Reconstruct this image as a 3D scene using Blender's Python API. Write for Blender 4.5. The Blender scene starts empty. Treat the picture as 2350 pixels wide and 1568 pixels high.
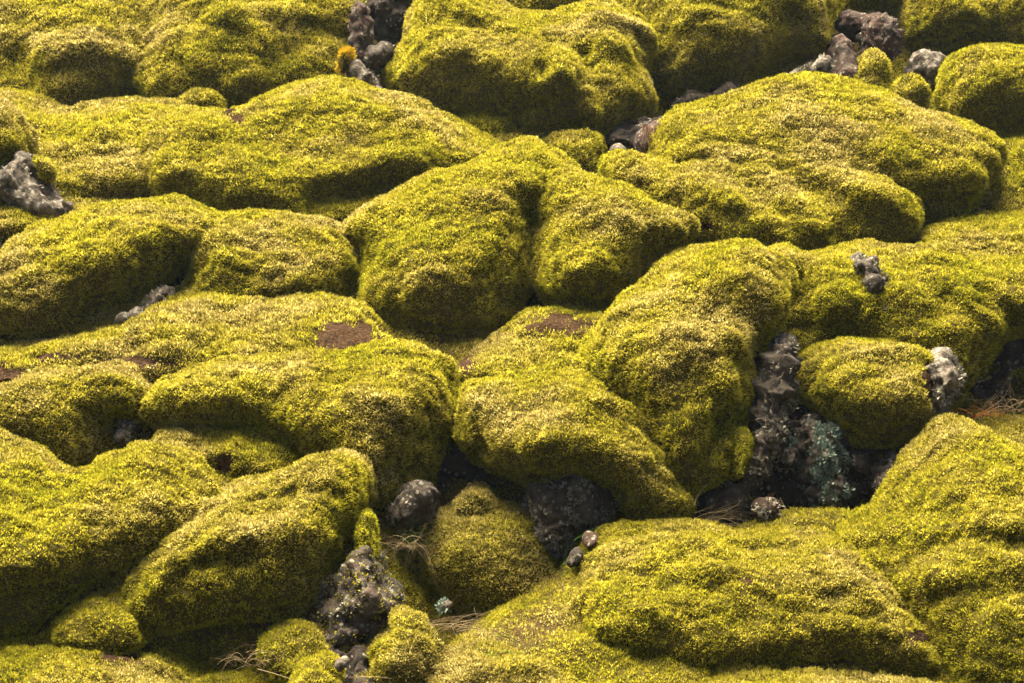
import bpy, math, random
import numpy as np

# ------------------------------------------------------------------ camera, sky, sun, exposure
S = bpy.context.scene
COL = S.collection
PITCH = math.radians(16.0)
SLOPE = math.tan(math.radians(12.0))
CZ = 5.28
W, H, LENS = 2350.0, 1568.0, 70.0
K = 36.0 / LENS / W
CAM = np.array([0.0, 0.0, CZ])
FWD = np.array([0.0, math.cos(PITCH), -math.sin(PITCH)])
UP = np.array([0.0, math.sin(PITCH), math.cos(PITCH)])
RIGHT = np.array([1.0, 0.0, 0.0])

cd = bpy.data.cameras.new('camera')
cam = bpy.data.objects.new('camera', cd)
COL.objects.link(cam)
cam.location = CAM
cam.rotation_euler = (math.pi / 2 - PITCH, 0, 0)
cd.lens = LENS
cd.sensor_width = 36
cd.clip_start = 0.1
cd.clip_end = 3000
cd.dof.use_dof = True
cd.dof.focus_distance = 9.6
cd.dof.aperture_fstop = 8.0
S.camera = cam

SUN_EL, SUN_AZ = math.radians(56), math.radians(-22)     # azimuth from +Y (away from the camera), + to the right
wd = bpy.data.worlds.new('World')
S.world = wd
wd.use_nodes = True
nt = wd.node_tree
bg = nt.nodes['Background']
sky = nt.nodes.new('ShaderNodeTexSky')
sky.sky_type = 'NISHITA'
sky.sun_disc = False
sky.sun_elevation = SUN_EL
sky.sun_rotation = SUN_AZ
sky.air_density = 0.5
sky.dust_density = 8.0
nt.links.new(sky.outputs[0], bg.inputs[0])
bg.inputs[1].default_value = 0.055

sl = bpy.data.lights.new('sun', 'SUN')
sun = bpy.data.objects.new('sun', sl)
COL.objects.link(sun)
sl.energy = 5.0
sl.angle = math.radians(60)
sl.color = (1.0, 0.93, 0.80)
sun.location = (-6, 14, 16)
sun.rotation_euler = (-(math.pi / 2 - SUN_EL), 0, -SUN_AZ)

S.view_settings.view_transform = 'Standard'
S.view_settings.look = 'None'
S.view_settings.gamma = 1
S.view_settings.exposure = 2.6
S.cycles.max_bounces = 4
S.cycles.diffuse_bounces = 2
S.cycles.glossy_bounces = 1
S.cycles.transmission_bounces = 2
S.cycles.volume_bounces = 0
S.cycles.use_denoising = True

HAZE = 0.0003

rng = np.random.default_rng(7)


# ------------------------------------------------------------------ helpers: noise, pixels to ground, surface nets
_P = np.random.default_rng(3).permutation(256)
_P = np.concatenate([_P, _P, _P])
_G = np.random.default_rng(5).normal(size=(256, 3))
_G /= np.linalg.norm(_G, axis=1)[:, None]


def perlin(p):
    i = np.floor(p).astype(np.int64)
    f = p - i
    i &= 255
    t = f * f * f * (f * (f * 6 - 15) + 10)
    out = 0
    for dx in (0, 1):
        wx = t[:, 0] if dx else 1 - t[:, 0]
        for dy in (0, 1):
            wy = t[:, 1] if dy else 1 - t[:, 1]
            for dz in (0, 1):
                wz = t[:, 2] if dz else 1 - t[:, 2]
                h = _P[_P[_P[(i[:, 0] + dx) & 255] + ((i[:, 1] + dy) & 255)] + ((i[:, 2] + dz) & 255)]
                g = _G[h]
                out = out + wx * wy * wz * (g[:, 0] * (f[:, 0] - dx) + g[:, 1] * (f[:, 1] - dy) + g[:, 2] * (f[:, 2] - dz))
    return out * 1.5


def cells(p):
    """distance to the nearest scattered point"""
    i = np.floor(p).astype(np.int64)
    best = np.full(len(p), 9.0)
    for dx in (-1, 0, 1):
        for dy in (-1, 0, 1):
            for dz in (-1, 0, 1):
                c = i + (dx, dy, dz)
                h = _P[_P[_P[c[:, 0] & 255] + (c[:, 1] & 255)] + (c[:, 2] & 255)]
                best = np.minimum(best, np.linalg.norm(c + 0.5 + 0.45 * _G[h] - p, axis=1))
    return best


def gd(y):
    """depth along the view axis at which the picture row y meets the hillside"""
    t = (H / 2 - y) * K
    return CZ / (SLOPE * (math.cos(PITCH) + t * math.sin(PITCH)) + math.sin(PITCH) - t * math.cos(PITCH))


def world(u, v, w):
    return CAM + u[:, None] * RIGHT + v[:, None] * UP + w[:, None] * FWD


def project(p):
    d = p - CAM
    w = d @ FWD
    return (d @ RIGHT) / (w * K) + W / 2, H / 2 - (d @ UP) / (w * K), w


def chaikin(pts, n=2, closed=True):
    p = np.array(pts, float)
    for _ in range(n):
        q = np.roll(p, -1, 0)
        a, b = p * 0.75 + q * 0.25, p * 0.25 + q * 0.75
        if not closed:
            a, b = a[:-1], b[:-1]
        r = np.stack([a, b], 1).reshape(-1, 2)
        if not closed:
            r = np.concatenate([p[:1], r, p[-1:]])
        p = r
    return p


def seg_dist(P, A, B):
    d2 = np.full(len(P), 1e9)
    for a, b in zip(A, B):
        ab = b - a
        L = ab @ ab + 1e-12
        t = np.clip(((P - a) @ ab) / L, 0, 1)
        e = P - a - t[:, None] * ab
        d2 = np.minimum(d2, (e * e).sum(1))
    return np.sqrt(d2)


def poly_sdf(P, poly):
    A, B = poly, np.roll(poly, -1, 0)
    d = seg_dist(P, A, B)
    ins = np.zeros(len(P), bool)
    for a, b in zip(A, B):
        c = (a[1] > P[:, 1]) != (b[1] > P[:, 1])
        x = (b[0] - a[0]) * (P[:, 1] - a[1]) / (b[1] - a[1] + 1e-15) + a[0]
        ins ^= c & (P[:, 0] < x)
    return np.where(ins, d, -d)


def blur2(a, r):
    r = int(r)
    if r < 1:
        return a
    for _ in range(2):
        for ax in (0, 1):
            pad = [(0, 0), (0, 0)]
            pad[ax] = (r + 1, r)
            c = np.cumsum(np.pad(a, pad, mode='edge'), axis=ax)
            n = a.shape[ax]
            sl1 = [slice(None)] * 2
            sl0 = [slice(None)] * 2
            sl1[ax] = slice(2 * r + 1, 2 * r + 1 + n)
            sl0[ax] = slice(0, n)
            a = (c[tuple(sl1)] - c[tuple(sl0)]) / (2 * r + 1)
    return a


def surface_nets(F, o, h):
    """quads of the zero surface of the grid F, at origin o, cell size h"""
    nx, ny, nz = F.shape
    ins = F < 0
    acc = np.zeros((nx - 1, ny - 1, nz - 1, 3))
    cnt = np.zeros((nx - 1, ny - 1, nz - 1))
    for ax in range(3):
        a = [slice(0, None)] * 3
        b = [slice(0, None)] * 3
        a[ax] = slice(0, -1)
        b[ax] = slice(1, None)
        fa, fb = F[tuple(a)], F[tuple(b)]
        cross = ins[tuple(a)] != ins[tuple(b)]
        idx = np.argwhere(cross)
        t = fa[cross] / (fa[cross] - fb[cross])
        pos = idx.astype(float)
        pos[:, ax] += t
        o1, o2 = [x for x in range(3) if x != ax]
        for d1 in (0, -1):
            for d2 in (0, -1):
                c = idx.copy()
                c[:, o1] += d1
                c[:, o2] += d2
                ok = (c >= 0).all(1) & (c[:, 0] < nx - 1) & (c[:, 1] < ny - 1) & (c[:, 2] < nz - 1)
                np.add.at(acc, tuple(c[ok].T), pos[ok])
                np.add.at(cnt, tuple(c[ok].T), 1)
    vid = -np.ones(cnt.shape, np.int64)
    m = cnt > 0
    vid[m] = np.arange(m.sum())
    V = acc[m] / cnt[m][:, None] * h + o
    Q = []
    for ax in range(3):
        a = [slice(0, None)] * 3
        b = [slice(0, None)] * 3
        a[ax] = slice(0, -1)
        b[ax] = slice(1, None)
        A, B = ins[tuple(a)], ins[tuple(b)]
        idx = np.argwhere(A != B)
        o1, o2 = (ax + 1) % 3, (ax + 2) % 3
        n1, n2 = F.shape[o1] - 1, F.shape[o2] - 1
        ok = (idx[:, o1] > 0) & (idx[:, o2] > 0) & (idx[:, o1] < n1) & (idx[:, o2] < n2)
        idx = idx[ok]
        q = []
        for d1, d2 in ((-1, -1), (0, -1), (0, 0), (-1, 0)):
            c = idx.copy()
            c[:, o1] += d1
            c[:, o2] += d2
            q.append(vid[tuple(c.T)])
        q = np.stack(q, 1)
        flip = ~A[tuple(idx.T)]
        q[flip] = q[flip][:, ::-1]
        Q.append(q)
    return V, np.concatenate(Q)


def vnormals(V, Q):
    n = np.cross(V[Q[:, 2]] - V[Q[:, 0]], V[Q[:, 3]] - V[Q[:, 1]])
    N = np.zeros_like(V)
    for k in range(4):
        for c in range(3):
            N[:, c] += np.bincount(Q[:, k], n[:, c], len(V))
    return N / (np.linalg.norm(N, axis=1)[:, None] + 1e-12)


def smooth(V, Q, it, f=0.5):
    E = np.concatenate([Q[:, [0, 1]], Q[:, [1, 2]], Q[:, [2, 3]], Q[:, [3, 0]]])
    n = np.bincount(E[:, 0], minlength=len(V)) + np.bincount(E[:, 1], minlength=len(V))
    for _ in range(it):
        A = np.zeros_like(V)
        for c in range(3):
            A[:, c] = np.bincount(E[:, 0], V[E[:, 1], c], len(V)) + np.bincount(E[:, 1], V[E[:, 0], c], len(V))
        V = V * (1 - f) + f * A / np.maximum(n, 1)[:, None]
    return V


def mesh_obj(name, V, Q, mats, parent=None, origin=None, shade=True):
    me = bpy.data.meshes.new(name)
    V = np.asarray(V, np.float32)
    if origin is not None:
        V = V - np.asarray(origin, np.float32)
    k = Q.shape[1]
    me.vertices.add(len(V))
    me.vertices.foreach_set('co', V.ravel().astype(np.float32))
    me.loops.add(Q.size)
    me.loops.foreach_set('vertex_index', Q.ravel().astype(np.int32))
    me.polygons.add(len(Q))
    me.polygons.foreach_set('loop_start', np.arange(0, Q.size, k, dtype=np.int32))
    me.polygons.foreach_set('use_smooth', np.full(len(Q), shade))
    me.update(calc_edges=True)
    for m in (mats if isinstance(mats, (list, tuple)) else [mats]):
        me.materials.append(m)
    o = bpy.data.objects.new(name, me)
    COL.objects.link(o)
    if parent:
        o.parent = parent
    elif origin is not None:
        o.location = [float(x) for x in origin]
    return o


def tag(o, label=None, cat=None, group=None, kind=None):
    if label: o['label'] = label
    if cat: o['category'] = cat
    if group: o['group'] = group
    if kind: o['kind'] = kind
    return o


# ------------------------------------------------------------------ materials
def new_mat(name):
    m = bpy.data.materials.new(name)
    m.use_nodes = True
    t = m.node_tree
    t.nodes.clear()
    out = t.nodes.new('ShaderNodeOutputMaterial')
    return m, t, out


def ramp(t, src, stops):
    r = t.nodes.new('ShaderNodeValToRGB')
    e = r.color_ramp.elements
    while len(e) < len(stops):
        e.new(0.5)
    for el, (p, c) in zip(e, stops):
        el.position = p
        el.color = (*c, 1)
    t.links.new(src, r.inputs[0])
    return r.outputs[0]


def noise(t, scale, detail=4, rough=0.55, vec=None):
    n = t.nodes.new('ShaderNodeTexNoise')
    n.inputs['Scale'].default_value = scale
    n.inputs['Detail'].default_value = detail
    n.inputs['Roughness'].default_value = rough
    t.links.new(vec, n.inputs['Vector'])
    return n.outputs[0]


def mix(t, fac, a, b, mode='MIX'):
    m = t.nodes.new('ShaderNodeMix')
    m.data_type = 'RGBA'
    m.blend_type = mode
    for s, v in ((m.inputs[0], fac), (m.inputs[6], a), (m.inputs[7], b)):
        if isinstance(v, bpy.types.NodeSocket):
            t.links.new(v, s)
        elif isinstance(v, tuple):
            s.default_value = (*v, 1)
        else:
            s.default_value = v
    return m.outputs[2]


def math_node(t, op, a, b):
    m = t.nodes.new('ShaderNodeMath')
    m.operation = op
    for s, v in zip(m.inputs, (a, b)):
        if isinstance(v, bpy.types.NodeSocket):
            t.links.new(v, s)
        else:
            s.default_value = v
    return m.outputs[0]


def moss_material():
    m, t, out = new_mat('moss_shoots')
    pos = t.nodes.new('ShaderNodeNewGeometry').outputs['Position']
    at = t.nodes.new('ShaderNodeAttribute')
    at.attribute_name = 'tint'
    tint = at.outputs['Fac']
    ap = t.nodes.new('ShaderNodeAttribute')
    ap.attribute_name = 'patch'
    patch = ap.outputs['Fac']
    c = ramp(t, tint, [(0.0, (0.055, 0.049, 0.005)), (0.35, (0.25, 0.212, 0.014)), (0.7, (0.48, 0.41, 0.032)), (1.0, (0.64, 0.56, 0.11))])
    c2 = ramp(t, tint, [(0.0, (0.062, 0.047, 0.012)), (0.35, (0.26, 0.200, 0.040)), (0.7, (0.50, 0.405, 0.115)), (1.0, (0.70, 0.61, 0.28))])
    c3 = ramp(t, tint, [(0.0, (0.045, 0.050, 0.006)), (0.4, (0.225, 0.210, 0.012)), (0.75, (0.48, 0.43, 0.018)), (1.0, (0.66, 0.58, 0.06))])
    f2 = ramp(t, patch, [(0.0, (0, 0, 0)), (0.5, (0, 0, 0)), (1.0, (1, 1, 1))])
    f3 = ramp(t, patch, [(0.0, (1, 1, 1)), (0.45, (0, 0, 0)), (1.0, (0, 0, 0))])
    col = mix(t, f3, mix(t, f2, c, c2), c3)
    d = t.nodes.new('ShaderNodeBsdfDiffuse')
    tr = t.nodes.new('ShaderNodeBsdfTranslucent')
    mx = t.nodes.new('ShaderNodeMixShader')
    mx.inputs[0].default_value = 0.42
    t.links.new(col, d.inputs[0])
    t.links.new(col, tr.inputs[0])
    t.links.new(d.outputs[0], mx.inputs[1])
    t.links.new(tr.outputs[0], mx.inputs[2])
    t.links.new(mx.outputs[0], out.inputs[0])
    return m


def soil_material():
    m, t, out = new_mat('peaty_soil')
    pos = t.nodes.new('ShaderNodeNewGeometry').outputs['Position']
    n = noise(t, 60, 6, 0.7, pos)
    c = ramp(t, n, [(0.3, (0.008, 0.005, 0.003)), (0.47, (0.032, 0.018, 0.009)), (0.6, (0.062, 0.036, 0.018)), (0.75, (0.12, 0.08, 0.045))])
    at = t.nodes.new('ShaderNodeAttribute')
    at.attribute_name = 'bare'
    c = mix(t, at.outputs['Fac'], ramp(t, n, [(0.3, (0.020, 0.016, 0.004)), (0.55, (0.075, 0.060, 0.010)), (0.75, (0.14, 0.11, 0.02))]), c)
    b = t.nodes.new('ShaderNodeBsdfPrincipled')
    t.links.new(c, b.inputs['Base Color'])
    b.inputs['Roughness'].default_value = 0.9
    b.inputs['Specular IOR Level'].default_value = 0.0
    bp = t.nodes.new('ShaderNodeBump')
    bp.inputs['Strength'].default_value = 0.8
    bp.inputs['Distance'].default_value = 0.02
    t.links.new(n, bp.inputs['Height'])
    t.links.new(bp.outputs[0], b.inputs['Normal'])
    t.links.new(b.outputs[0], out.inputs[0])
    return m


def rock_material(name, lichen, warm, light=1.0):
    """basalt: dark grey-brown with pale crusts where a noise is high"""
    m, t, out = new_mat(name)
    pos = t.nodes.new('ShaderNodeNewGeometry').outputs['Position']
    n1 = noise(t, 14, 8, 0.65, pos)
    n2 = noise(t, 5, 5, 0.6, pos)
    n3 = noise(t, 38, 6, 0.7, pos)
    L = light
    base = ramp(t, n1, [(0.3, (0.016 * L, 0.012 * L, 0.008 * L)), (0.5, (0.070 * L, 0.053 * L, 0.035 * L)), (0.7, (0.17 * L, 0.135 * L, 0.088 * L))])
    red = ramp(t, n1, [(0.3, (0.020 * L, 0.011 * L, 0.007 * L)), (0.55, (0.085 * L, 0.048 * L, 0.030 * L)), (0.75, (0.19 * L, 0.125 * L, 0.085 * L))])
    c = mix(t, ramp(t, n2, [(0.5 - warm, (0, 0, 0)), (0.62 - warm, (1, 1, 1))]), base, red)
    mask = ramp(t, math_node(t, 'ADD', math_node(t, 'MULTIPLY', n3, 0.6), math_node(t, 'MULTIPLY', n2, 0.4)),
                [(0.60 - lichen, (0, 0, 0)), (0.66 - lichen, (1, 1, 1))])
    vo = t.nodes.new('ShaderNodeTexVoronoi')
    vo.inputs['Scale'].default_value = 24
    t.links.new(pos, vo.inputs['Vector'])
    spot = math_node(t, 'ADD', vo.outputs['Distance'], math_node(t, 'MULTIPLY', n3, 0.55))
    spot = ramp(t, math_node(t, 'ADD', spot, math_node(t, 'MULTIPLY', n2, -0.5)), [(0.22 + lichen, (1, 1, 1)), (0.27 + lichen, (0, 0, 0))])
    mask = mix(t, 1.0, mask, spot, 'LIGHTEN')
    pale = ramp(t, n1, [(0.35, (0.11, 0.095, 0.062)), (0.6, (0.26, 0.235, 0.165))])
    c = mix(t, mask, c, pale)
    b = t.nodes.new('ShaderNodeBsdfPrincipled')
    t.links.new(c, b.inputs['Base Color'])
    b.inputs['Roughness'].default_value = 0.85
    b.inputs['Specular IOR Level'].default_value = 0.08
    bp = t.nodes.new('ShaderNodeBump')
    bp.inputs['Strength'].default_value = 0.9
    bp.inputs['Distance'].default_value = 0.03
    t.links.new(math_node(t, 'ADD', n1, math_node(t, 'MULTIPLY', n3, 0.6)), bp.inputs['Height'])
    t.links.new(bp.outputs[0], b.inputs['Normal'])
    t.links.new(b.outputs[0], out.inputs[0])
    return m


def leaf_material(name, c0, c1, trans=0.25):
    m, t, out = new_mat(name)
    at = t.nodes.new('ShaderNodeAttribute')
    at.attribute_name = 'tint'
    c = ramp(t, at.outputs['Fac'], [(0, c0), (1, c1)])
    d = t.nodes.new('ShaderNodeBsdfDiffuse')
    tr = t.nodes.new('ShaderNodeBsdfTranslucent')
    mx = t.nodes.new('ShaderNodeMixShader')
    mx.inputs[0].default_value = trans
    t.links.new(c, d.inputs[0])
    t.links.new(c, tr.inputs[0])
    t.links.new(d.outputs[0], mx.inputs[1])
    t.links.new(tr.outputs[0], mx.inputs[2])
    t.links.new(mx.outputs[0], out.inputs[0])
    return m


MOSS = moss_material()
SOIL = soil_material()
ROCK = rock_material('lichened_basalt', 0.02, -0.04, 0.75)
ROCK_GREY = rock_material('grey_lichen_rock', 0.07, -0.06, 1.15)
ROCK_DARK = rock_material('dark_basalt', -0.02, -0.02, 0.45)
ROCK_RED = rock_material('red_scoria', -0.01, 0.10, 0.75)
LICHEN = leaf_material('pale_lichen', (0.06, 0.052, 0.036), (0.32, 0.285, 0.19), 0.1)
LICHEN_GREEN = leaf_material('green_grey_lichen', (0.05, 0.07, 0.045), (0.22, 0.27, 0.19), 0.1)
LICHEN_GOLD = leaf_material('golden_lichen', (0.35, 0.22, 0.01), (0.65, 0.45, 0.02), 0.1)
STRAW = leaf_material('dry_straw', (0.08, 0.05, 0.022), (0.42, 0.31, 0.15), 0.2)
GREENGRASS = leaf_material('green_blades', (0.03, 0.09, 0.01), (0.14, 0.30, 0.04), 0.35)
ROOTS = leaf_material('brown_roots', (0.035, 0.02, 0.012), (0.16, 0.09, 0.05), 0.1)

# ------------------------------------------------------------------ the solid builder
SURF = []       # every built surface, for the shoots: dict(obj, V, Q, N, kind, bare)


def to_uv(pts, wb, tilt, yb):
    """picture points on the tilted centre sheet of a boulder -> metres across, metres up"""
    p = np.array(pts, float)
    a, b = (p[:, 0] - W / 2) * K, (H / 2 - p[:, 1]) * K
    bb = (H / 2 - yb) * K
    vb = bb * wb
    w = (wb - tilt * vb) / (1 - tilt * b)
    return np.stack([a * w, b * w], 1)


def build_solid(outline, by, D, R, tilt, bumps=(), p=2.0, dw=0.0, back=0.8, h=None, rough=(0.035, 0.012, 0.006), craggy=0.0, fold=0.0, billow=0.0, seed=0, dome=0.0, blocky=0.0, sm=2, fine=1):
    wb = gd(by) + D * 0.8 + dw
    pts = to_uv(chaikin(outline), wb, tilt, by)
    vb = (H / 2 - by) * K * wb
    px = K * wb
    h = (h or 0.0145) * wb / 9.0
    Rm = R * px
    lo, hi = pts.min(0) - 3 * h, pts.max(0) + 3 * h
    nu, nv = int((hi[0] - lo[0]) / h) + 2, int((hi[1] - lo[1]) / h) + 2
    gu, gv = lo[0] + np.arange(nu) * h, lo[1] + np.arange(nv) * h
    P = np.stack(np.meshgrid(gu, gv, indexing='ij'), -1).reshape(-1, 2)
    s = poly_sdf(P, pts).reshape(nu, nv)
    if dome:
        Rm = max(Rm, dome * s.max())
    s = blur2(s, 0.18 * Rm / h)
    Df = np.full(P.shape[0], D)
    for b in bumps:
        q, r, amp = b[0], b[1], b[2] if b[2] > 0 else (b[2] * 0.6 if b[2] > -0.13 else b[2])
        q = [q] if isinstance(q[0], (int, float)) else q
        q = to_uv(chaikin(q, 2, False) if len(q) > 2 else q, wb, tilt, by)
        d = seg_dist(P, q[:-1], q[1:]) if len(q) > 1 else np.linalg.norm(P - q[0], axis=1)
        Df += amp * np.exp(-(d / (r * px)) ** 2)
    Df = np.maximum(Df, 0.12 * D).reshape(nu, nv)
    Db = D * back
    wmax = Df.max()
    gw = np.arange(-wmax - 2 * h, Db + 3 * h, h)
    A = np.maximum(1 - s / Rm, 0)[:, :, None] ** p
    ww = gw[None, None, :]
    B = np.where(ww < 0, -ww / Df[:, :, None], ww / Db) ** p
    F = (A + B) ** (1 / p) - 1
    V, Q = surface_nets(F, np.array([gu[0], gv[0], gw[0]]), h)
    V = smooth(V, Q, sm)
    w = wb + tilt * (V[:, 1] - vb) + V[:, 2]
    V = world(V[:, 0], V[:, 1], w)
    Q = Q[:, ::-1]
    N = vnormals(V, Q)
    cen = V.mean(0)
    if ((V - cen) * N).sum() < 0:
        Q = Q[:, ::-1]
        N = -N
    off = np.array([seed * 7.31, seed * 3.17, seed * 1.71])
    d = rough[0] * perlin(V * 2.6 + off) + rough[1] * perlin(V * 7.0 + off) + rough[2] * perlin(V * 17.0 + off)
    if billow:                     # cushions with soft creases between them
        q = V + 0.12 * np.stack([perlin(V * 2.3 + 51 + off), perlin(V * 2.3 + 77 + off), perlin(V * 2.3 + 93 + off)], 1)
        e1, e2 = perlin(q * np.array([2.6, 3.6, 4.6]) + off), perlin(q * np.array([6.5, 9, 11]) + off)
        d += billow * (np.sqrt(e1 * e1 + 0.006) - 0.3) + 0.42 * billow * (np.sqrt(e2 * e2 + 0.008) - 0.3)
    if fold:                       # the horizontal wrinkles of a sagging moss mat
        q = V + 0.10 * np.stack([perlin(V * 3 + 9 + off), perlin(V * 3 + 17 + off), perlin(V * 3 + 31 + off)], 1)
        d += fold * perlin(q * np.array([2.2, 8.0, 8.0]) + off)
        d += 0.014 * perlin(q * np.array([5.0, 15.0, 15.0]) + off) * np.clip(N[:, 2] * 1.6, 0, 1)
    if blocky:                     # broken faces: nearest-point cells at two sizes
        q = V + 0.02 * np.stack([perlin(V * 9 + 3 + off), perlin(V * 9 + 11 + off), perlin(V * 9 + 23 + off)], 1)
        d += blocky * (0.55 - cells(q * np.array([7, 7, 9.0]) + off)) + 0.45 * blocky * (0.55 - cells(q * 19 + off))
    if craggy:
        q = V + 0.06 * np.stack([perlin(V * 7 + 3 + off), perlin(V * 7 + 11 + off), perlin(V * 7 + 23 + off)], 1)
        d += craggy * (0.5 - 1.6 * np.abs(perlin(q * 6 + off)) + 0.5 * (0.5 - 2 * np.abs(perlin(q * 15 + off))) + 0.28 * perlin(q * 34) + 0.15 * perlin(q * 70))
    V = V + N * d[:, None]
    N = vnormals(V, Q)
    return V, Q, N


def base_point(V):
    i = V[:, 2] < np.quantile(V[:, 2], 0.2)
    return np.array([V[i, 0].mean(), V[i, 1].mean(), V[:, 2].min()])


def patches_px(V, bare):
    """1 where the moss is worn away: ellipses given in picture points on the front of a thing"""
    f = np.zeros(len(V))
    if bare:
        x, y, w = project(V)
        n = 0.5 * perlin(V * 9) + 0.5 * perlin(V * 25)
        for (cx, cy, rx, ry) in bare:
            e = np.sqrt(((x - cx) / rx) ** 2 + ((y - cy) / ry) ** 2) + n
            f = np.maximum(f, np.clip((1.12 - e) / 0.3, 0, 1))
    return f


def boulder(name, label, cat, outline, by, D, R, tilt, bumps=(), bare=(), group=None, look=0.5, dens=1.0, shoot=1.0, **kw):
    global NB
    NB += 1
    kw.setdefault('seed', NB)
    kw.setdefault('fold', 0.018)
    kw.setdefault('billow', 0.05)
    kw.setdefault('dome', 0.93 if tilt < 1.1 else 0.6)
    V, Q, N = build_solid(outline, by, D, R, tilt, bumps, **kw)
    o = mesh_obj(name, V, Q, SOIL, None, base_point(V))
    tag(o, label, cat, group)
    SURF.append(dict(o=o, V=V, Q=Q, N=N, bare=patches_px(V, bare), look=look, dens=dens, shoot=shoot, org=base_point(V), moss=True))
    return o


def rock(name, mat, outline, by, D, R, tilt=0.0, parent=None, label=None, cat=None, bumps=(), group=None, craggy=0.06, moss=0.0, lichen=0.0, lmat=None, **kw):
    global NB
    NB += 1
    kw.setdefault('seed', NB)
    kw.setdefault('h', 0.010)
    kw.setdefault('sm', 1)
    kw.setdefault('blocky', craggy * 1.3)
    craggy = craggy * 0.55
    V, Q, N = build_solid(outline, by, D, R, tilt, bumps, craggy=craggy, **kw)
    org = np.array(parent.location) if parent else base_point(V)
    o = mesh_obj(name, V, Q, mat, parent, org)
    if not parent:
        tag(o, label, cat, group)
    SURF.append(dict(o=o, V=V, Q=Q, N=N, bare=np.zeros(len(V)), look=0.35, dens=moss, shoot=0.8, org=org, moss=moss > 0, lichen=lichen, lmat=lmat))
    return o


NB = 0

# ------------------------------------------------------------------ the ground
PITS = [  # x, y in the picture, radius across, radius along the view (m), depth (m)
    (1820, 1120, 0.60, 0.45, 0.55), (1130, 1120, 0.45, 0.5, 0.5), (2290, 860, 0.40, 0.4, 0.35), (480, 1490, 0.45, 0.3, 0.25),
    (1000, 1320, 0.25, 0.5, 0.35), (1260, 660, 0.25, 0.5, 0.35), (900, 130, 0.3, 0.6, 0.5), (1600, 230, 0.6, 0.6, 0.45), (2080, 160, 0.8, 0.8, 0.4),
    (120, 240, 0.9, 0.5, 0.4), (180, 1090, 0.25, 0.3, 0.3), (1420, 320, 0.3, 0.4, 0.3), (800, 490, 0.5, 0.3, 0.3), (2180, 505, 0.4, 0.3, 0.3)]


def ground_at(x, y):
    far = np.maximum(y - 26, 0)
    z = SLOPE * y - 0.17 * far + 0.0 * x
    for (px, py, rx, ry, dep) in PITS:
        w = gd(py)
        gx = (px - W / 2) * K * w
        gy = w * (math.cos(PITCH) + (H / 2 - py) * K * math.sin(PITCH))
        z = z - dep * np.exp(-((x - gx) / rx) ** 2 - ((y - gy) / ry) ** 2)
    return z


def axis(lo, hi, step, far):
    a = np.arange(lo, hi, step)
    g = step * np.cumsum(1.35 ** np.arange(1, 60))
    g = g[g < far]
    return np.concatenate([lo - g[::-1], a, a[-1] + g])


gx, gy = axis(-5.2, 5.2, 0.035, 900), axis(6.0, 19.0, 0.04, 900)
GX, GY = np.meshgrid(gx, gy, indexing='ij')
GV = np.stack([GX.ravel(), GY.ravel(), np.zeros(GX.size)], 1)
GV[:, 2] = ground_at(GV[:, 0], GV[:, 1]) - 0.03
near = np.exp(-np.maximum(np.abs(GV[:, 0]) - 6, 0) / 10)
GV[:, 2] += near * (0.10 * perlin(GV * 1.1) + 0.05 * perlin(GV * 3.1) + 0.02 * perlin(GV * 9) + 0.008 * perlin(GV * 24))
I = np.arange(GX.size).reshape(GX.shape)
GQ = np.stack([I[:-1, :-1], I[1:, :-1], I[1:, 1:], I[:-1, 1:]], -1).reshape(-1, 4)
ground = tag(mesh_obj('ground', GV, GQ, SOIL), 'dark peaty soil with thin moss between the boulders', 'ground', kind='structure')
inn = (np.abs(GV[GQ[:, 0], 0]) < 5.0) & (GV[GQ[:, 0], 1] > 6.5) & (GV[GQ[:, 0], 1] < 18.5)
SURF.append(dict(o=ground, V=GV, Q=GQ[inn], N=vnormals(GV, GQ), bare=np.clip(perlin(GV * 1.7) * 1.5 + 0.15, 0, 0.85), look=0.35, dens=0.8, shoot=1.0, org=np.zeros(3), moss=True))

# ------------------------------------------------------------------ the boulders, far rows first
BO = 'moss covered lava boulders'

# top row
boulder('moss_boulder', 'hazy moss slope with dark hollow foot in the upper left corner', 'boulder',
        [(-80, -80), (420, -80), (430, 40), (400, 130), (340, 200), (260, 245), (150, 275), (60, 262), (-80, 245)],
        262, 0.55, 120, 1.15, [([(-40, 60), (120, 40), (260, 80)], 70, 0.16), ([(150, 150), (310, 140)], 45, 0.13), ((70, 170), 60, -0.15)], dome=0.9, look=0.5)
A2 = boulder('moss_boulder', 'broad rumpled moss hump left of the dark rock cleft at the top', 'boulder',
        [(300, -80), (870, -80), (862, 0), (838, 70), (806, 120), (795, 190), (740, 215), (690, 225), (600, 250), (530, 275), (430, 262), (330, 260), (312, 200), (325, 120), (330, 40)],
        268, 0.6, 130, 1.15, [([(380, 20), (480, 40), (560, 50)], 50, 0.14), ([(560, 50), (600, 90), (620, 130)], 45, 0.10), ([(400, 110), (480, 130)], 60, 0.12),
                              ([(640, 60), (720, 40), (800, 20)], 60, 0.10), ([(640, 170), (720, 120), (800, 100)], 25, -0.10), ([(690, 120), (760, 80)], 45, -0.10), ((600, 205), 45, 0.12), ((360, 200), 45, 0.08), ((490, 175), 50, 0.1)], dome=0.9, look=0.55)
boulder('moss_boulder', 'small moss cushion at the foot of the broad hump in the upper left', 'boulder',
        [(395, 255), (410, 222), (450, 202), (490, 205), (512, 225), (516, 262), (450, 275)], 272, 0.18, 50, 0.5, look=0.5)
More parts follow.
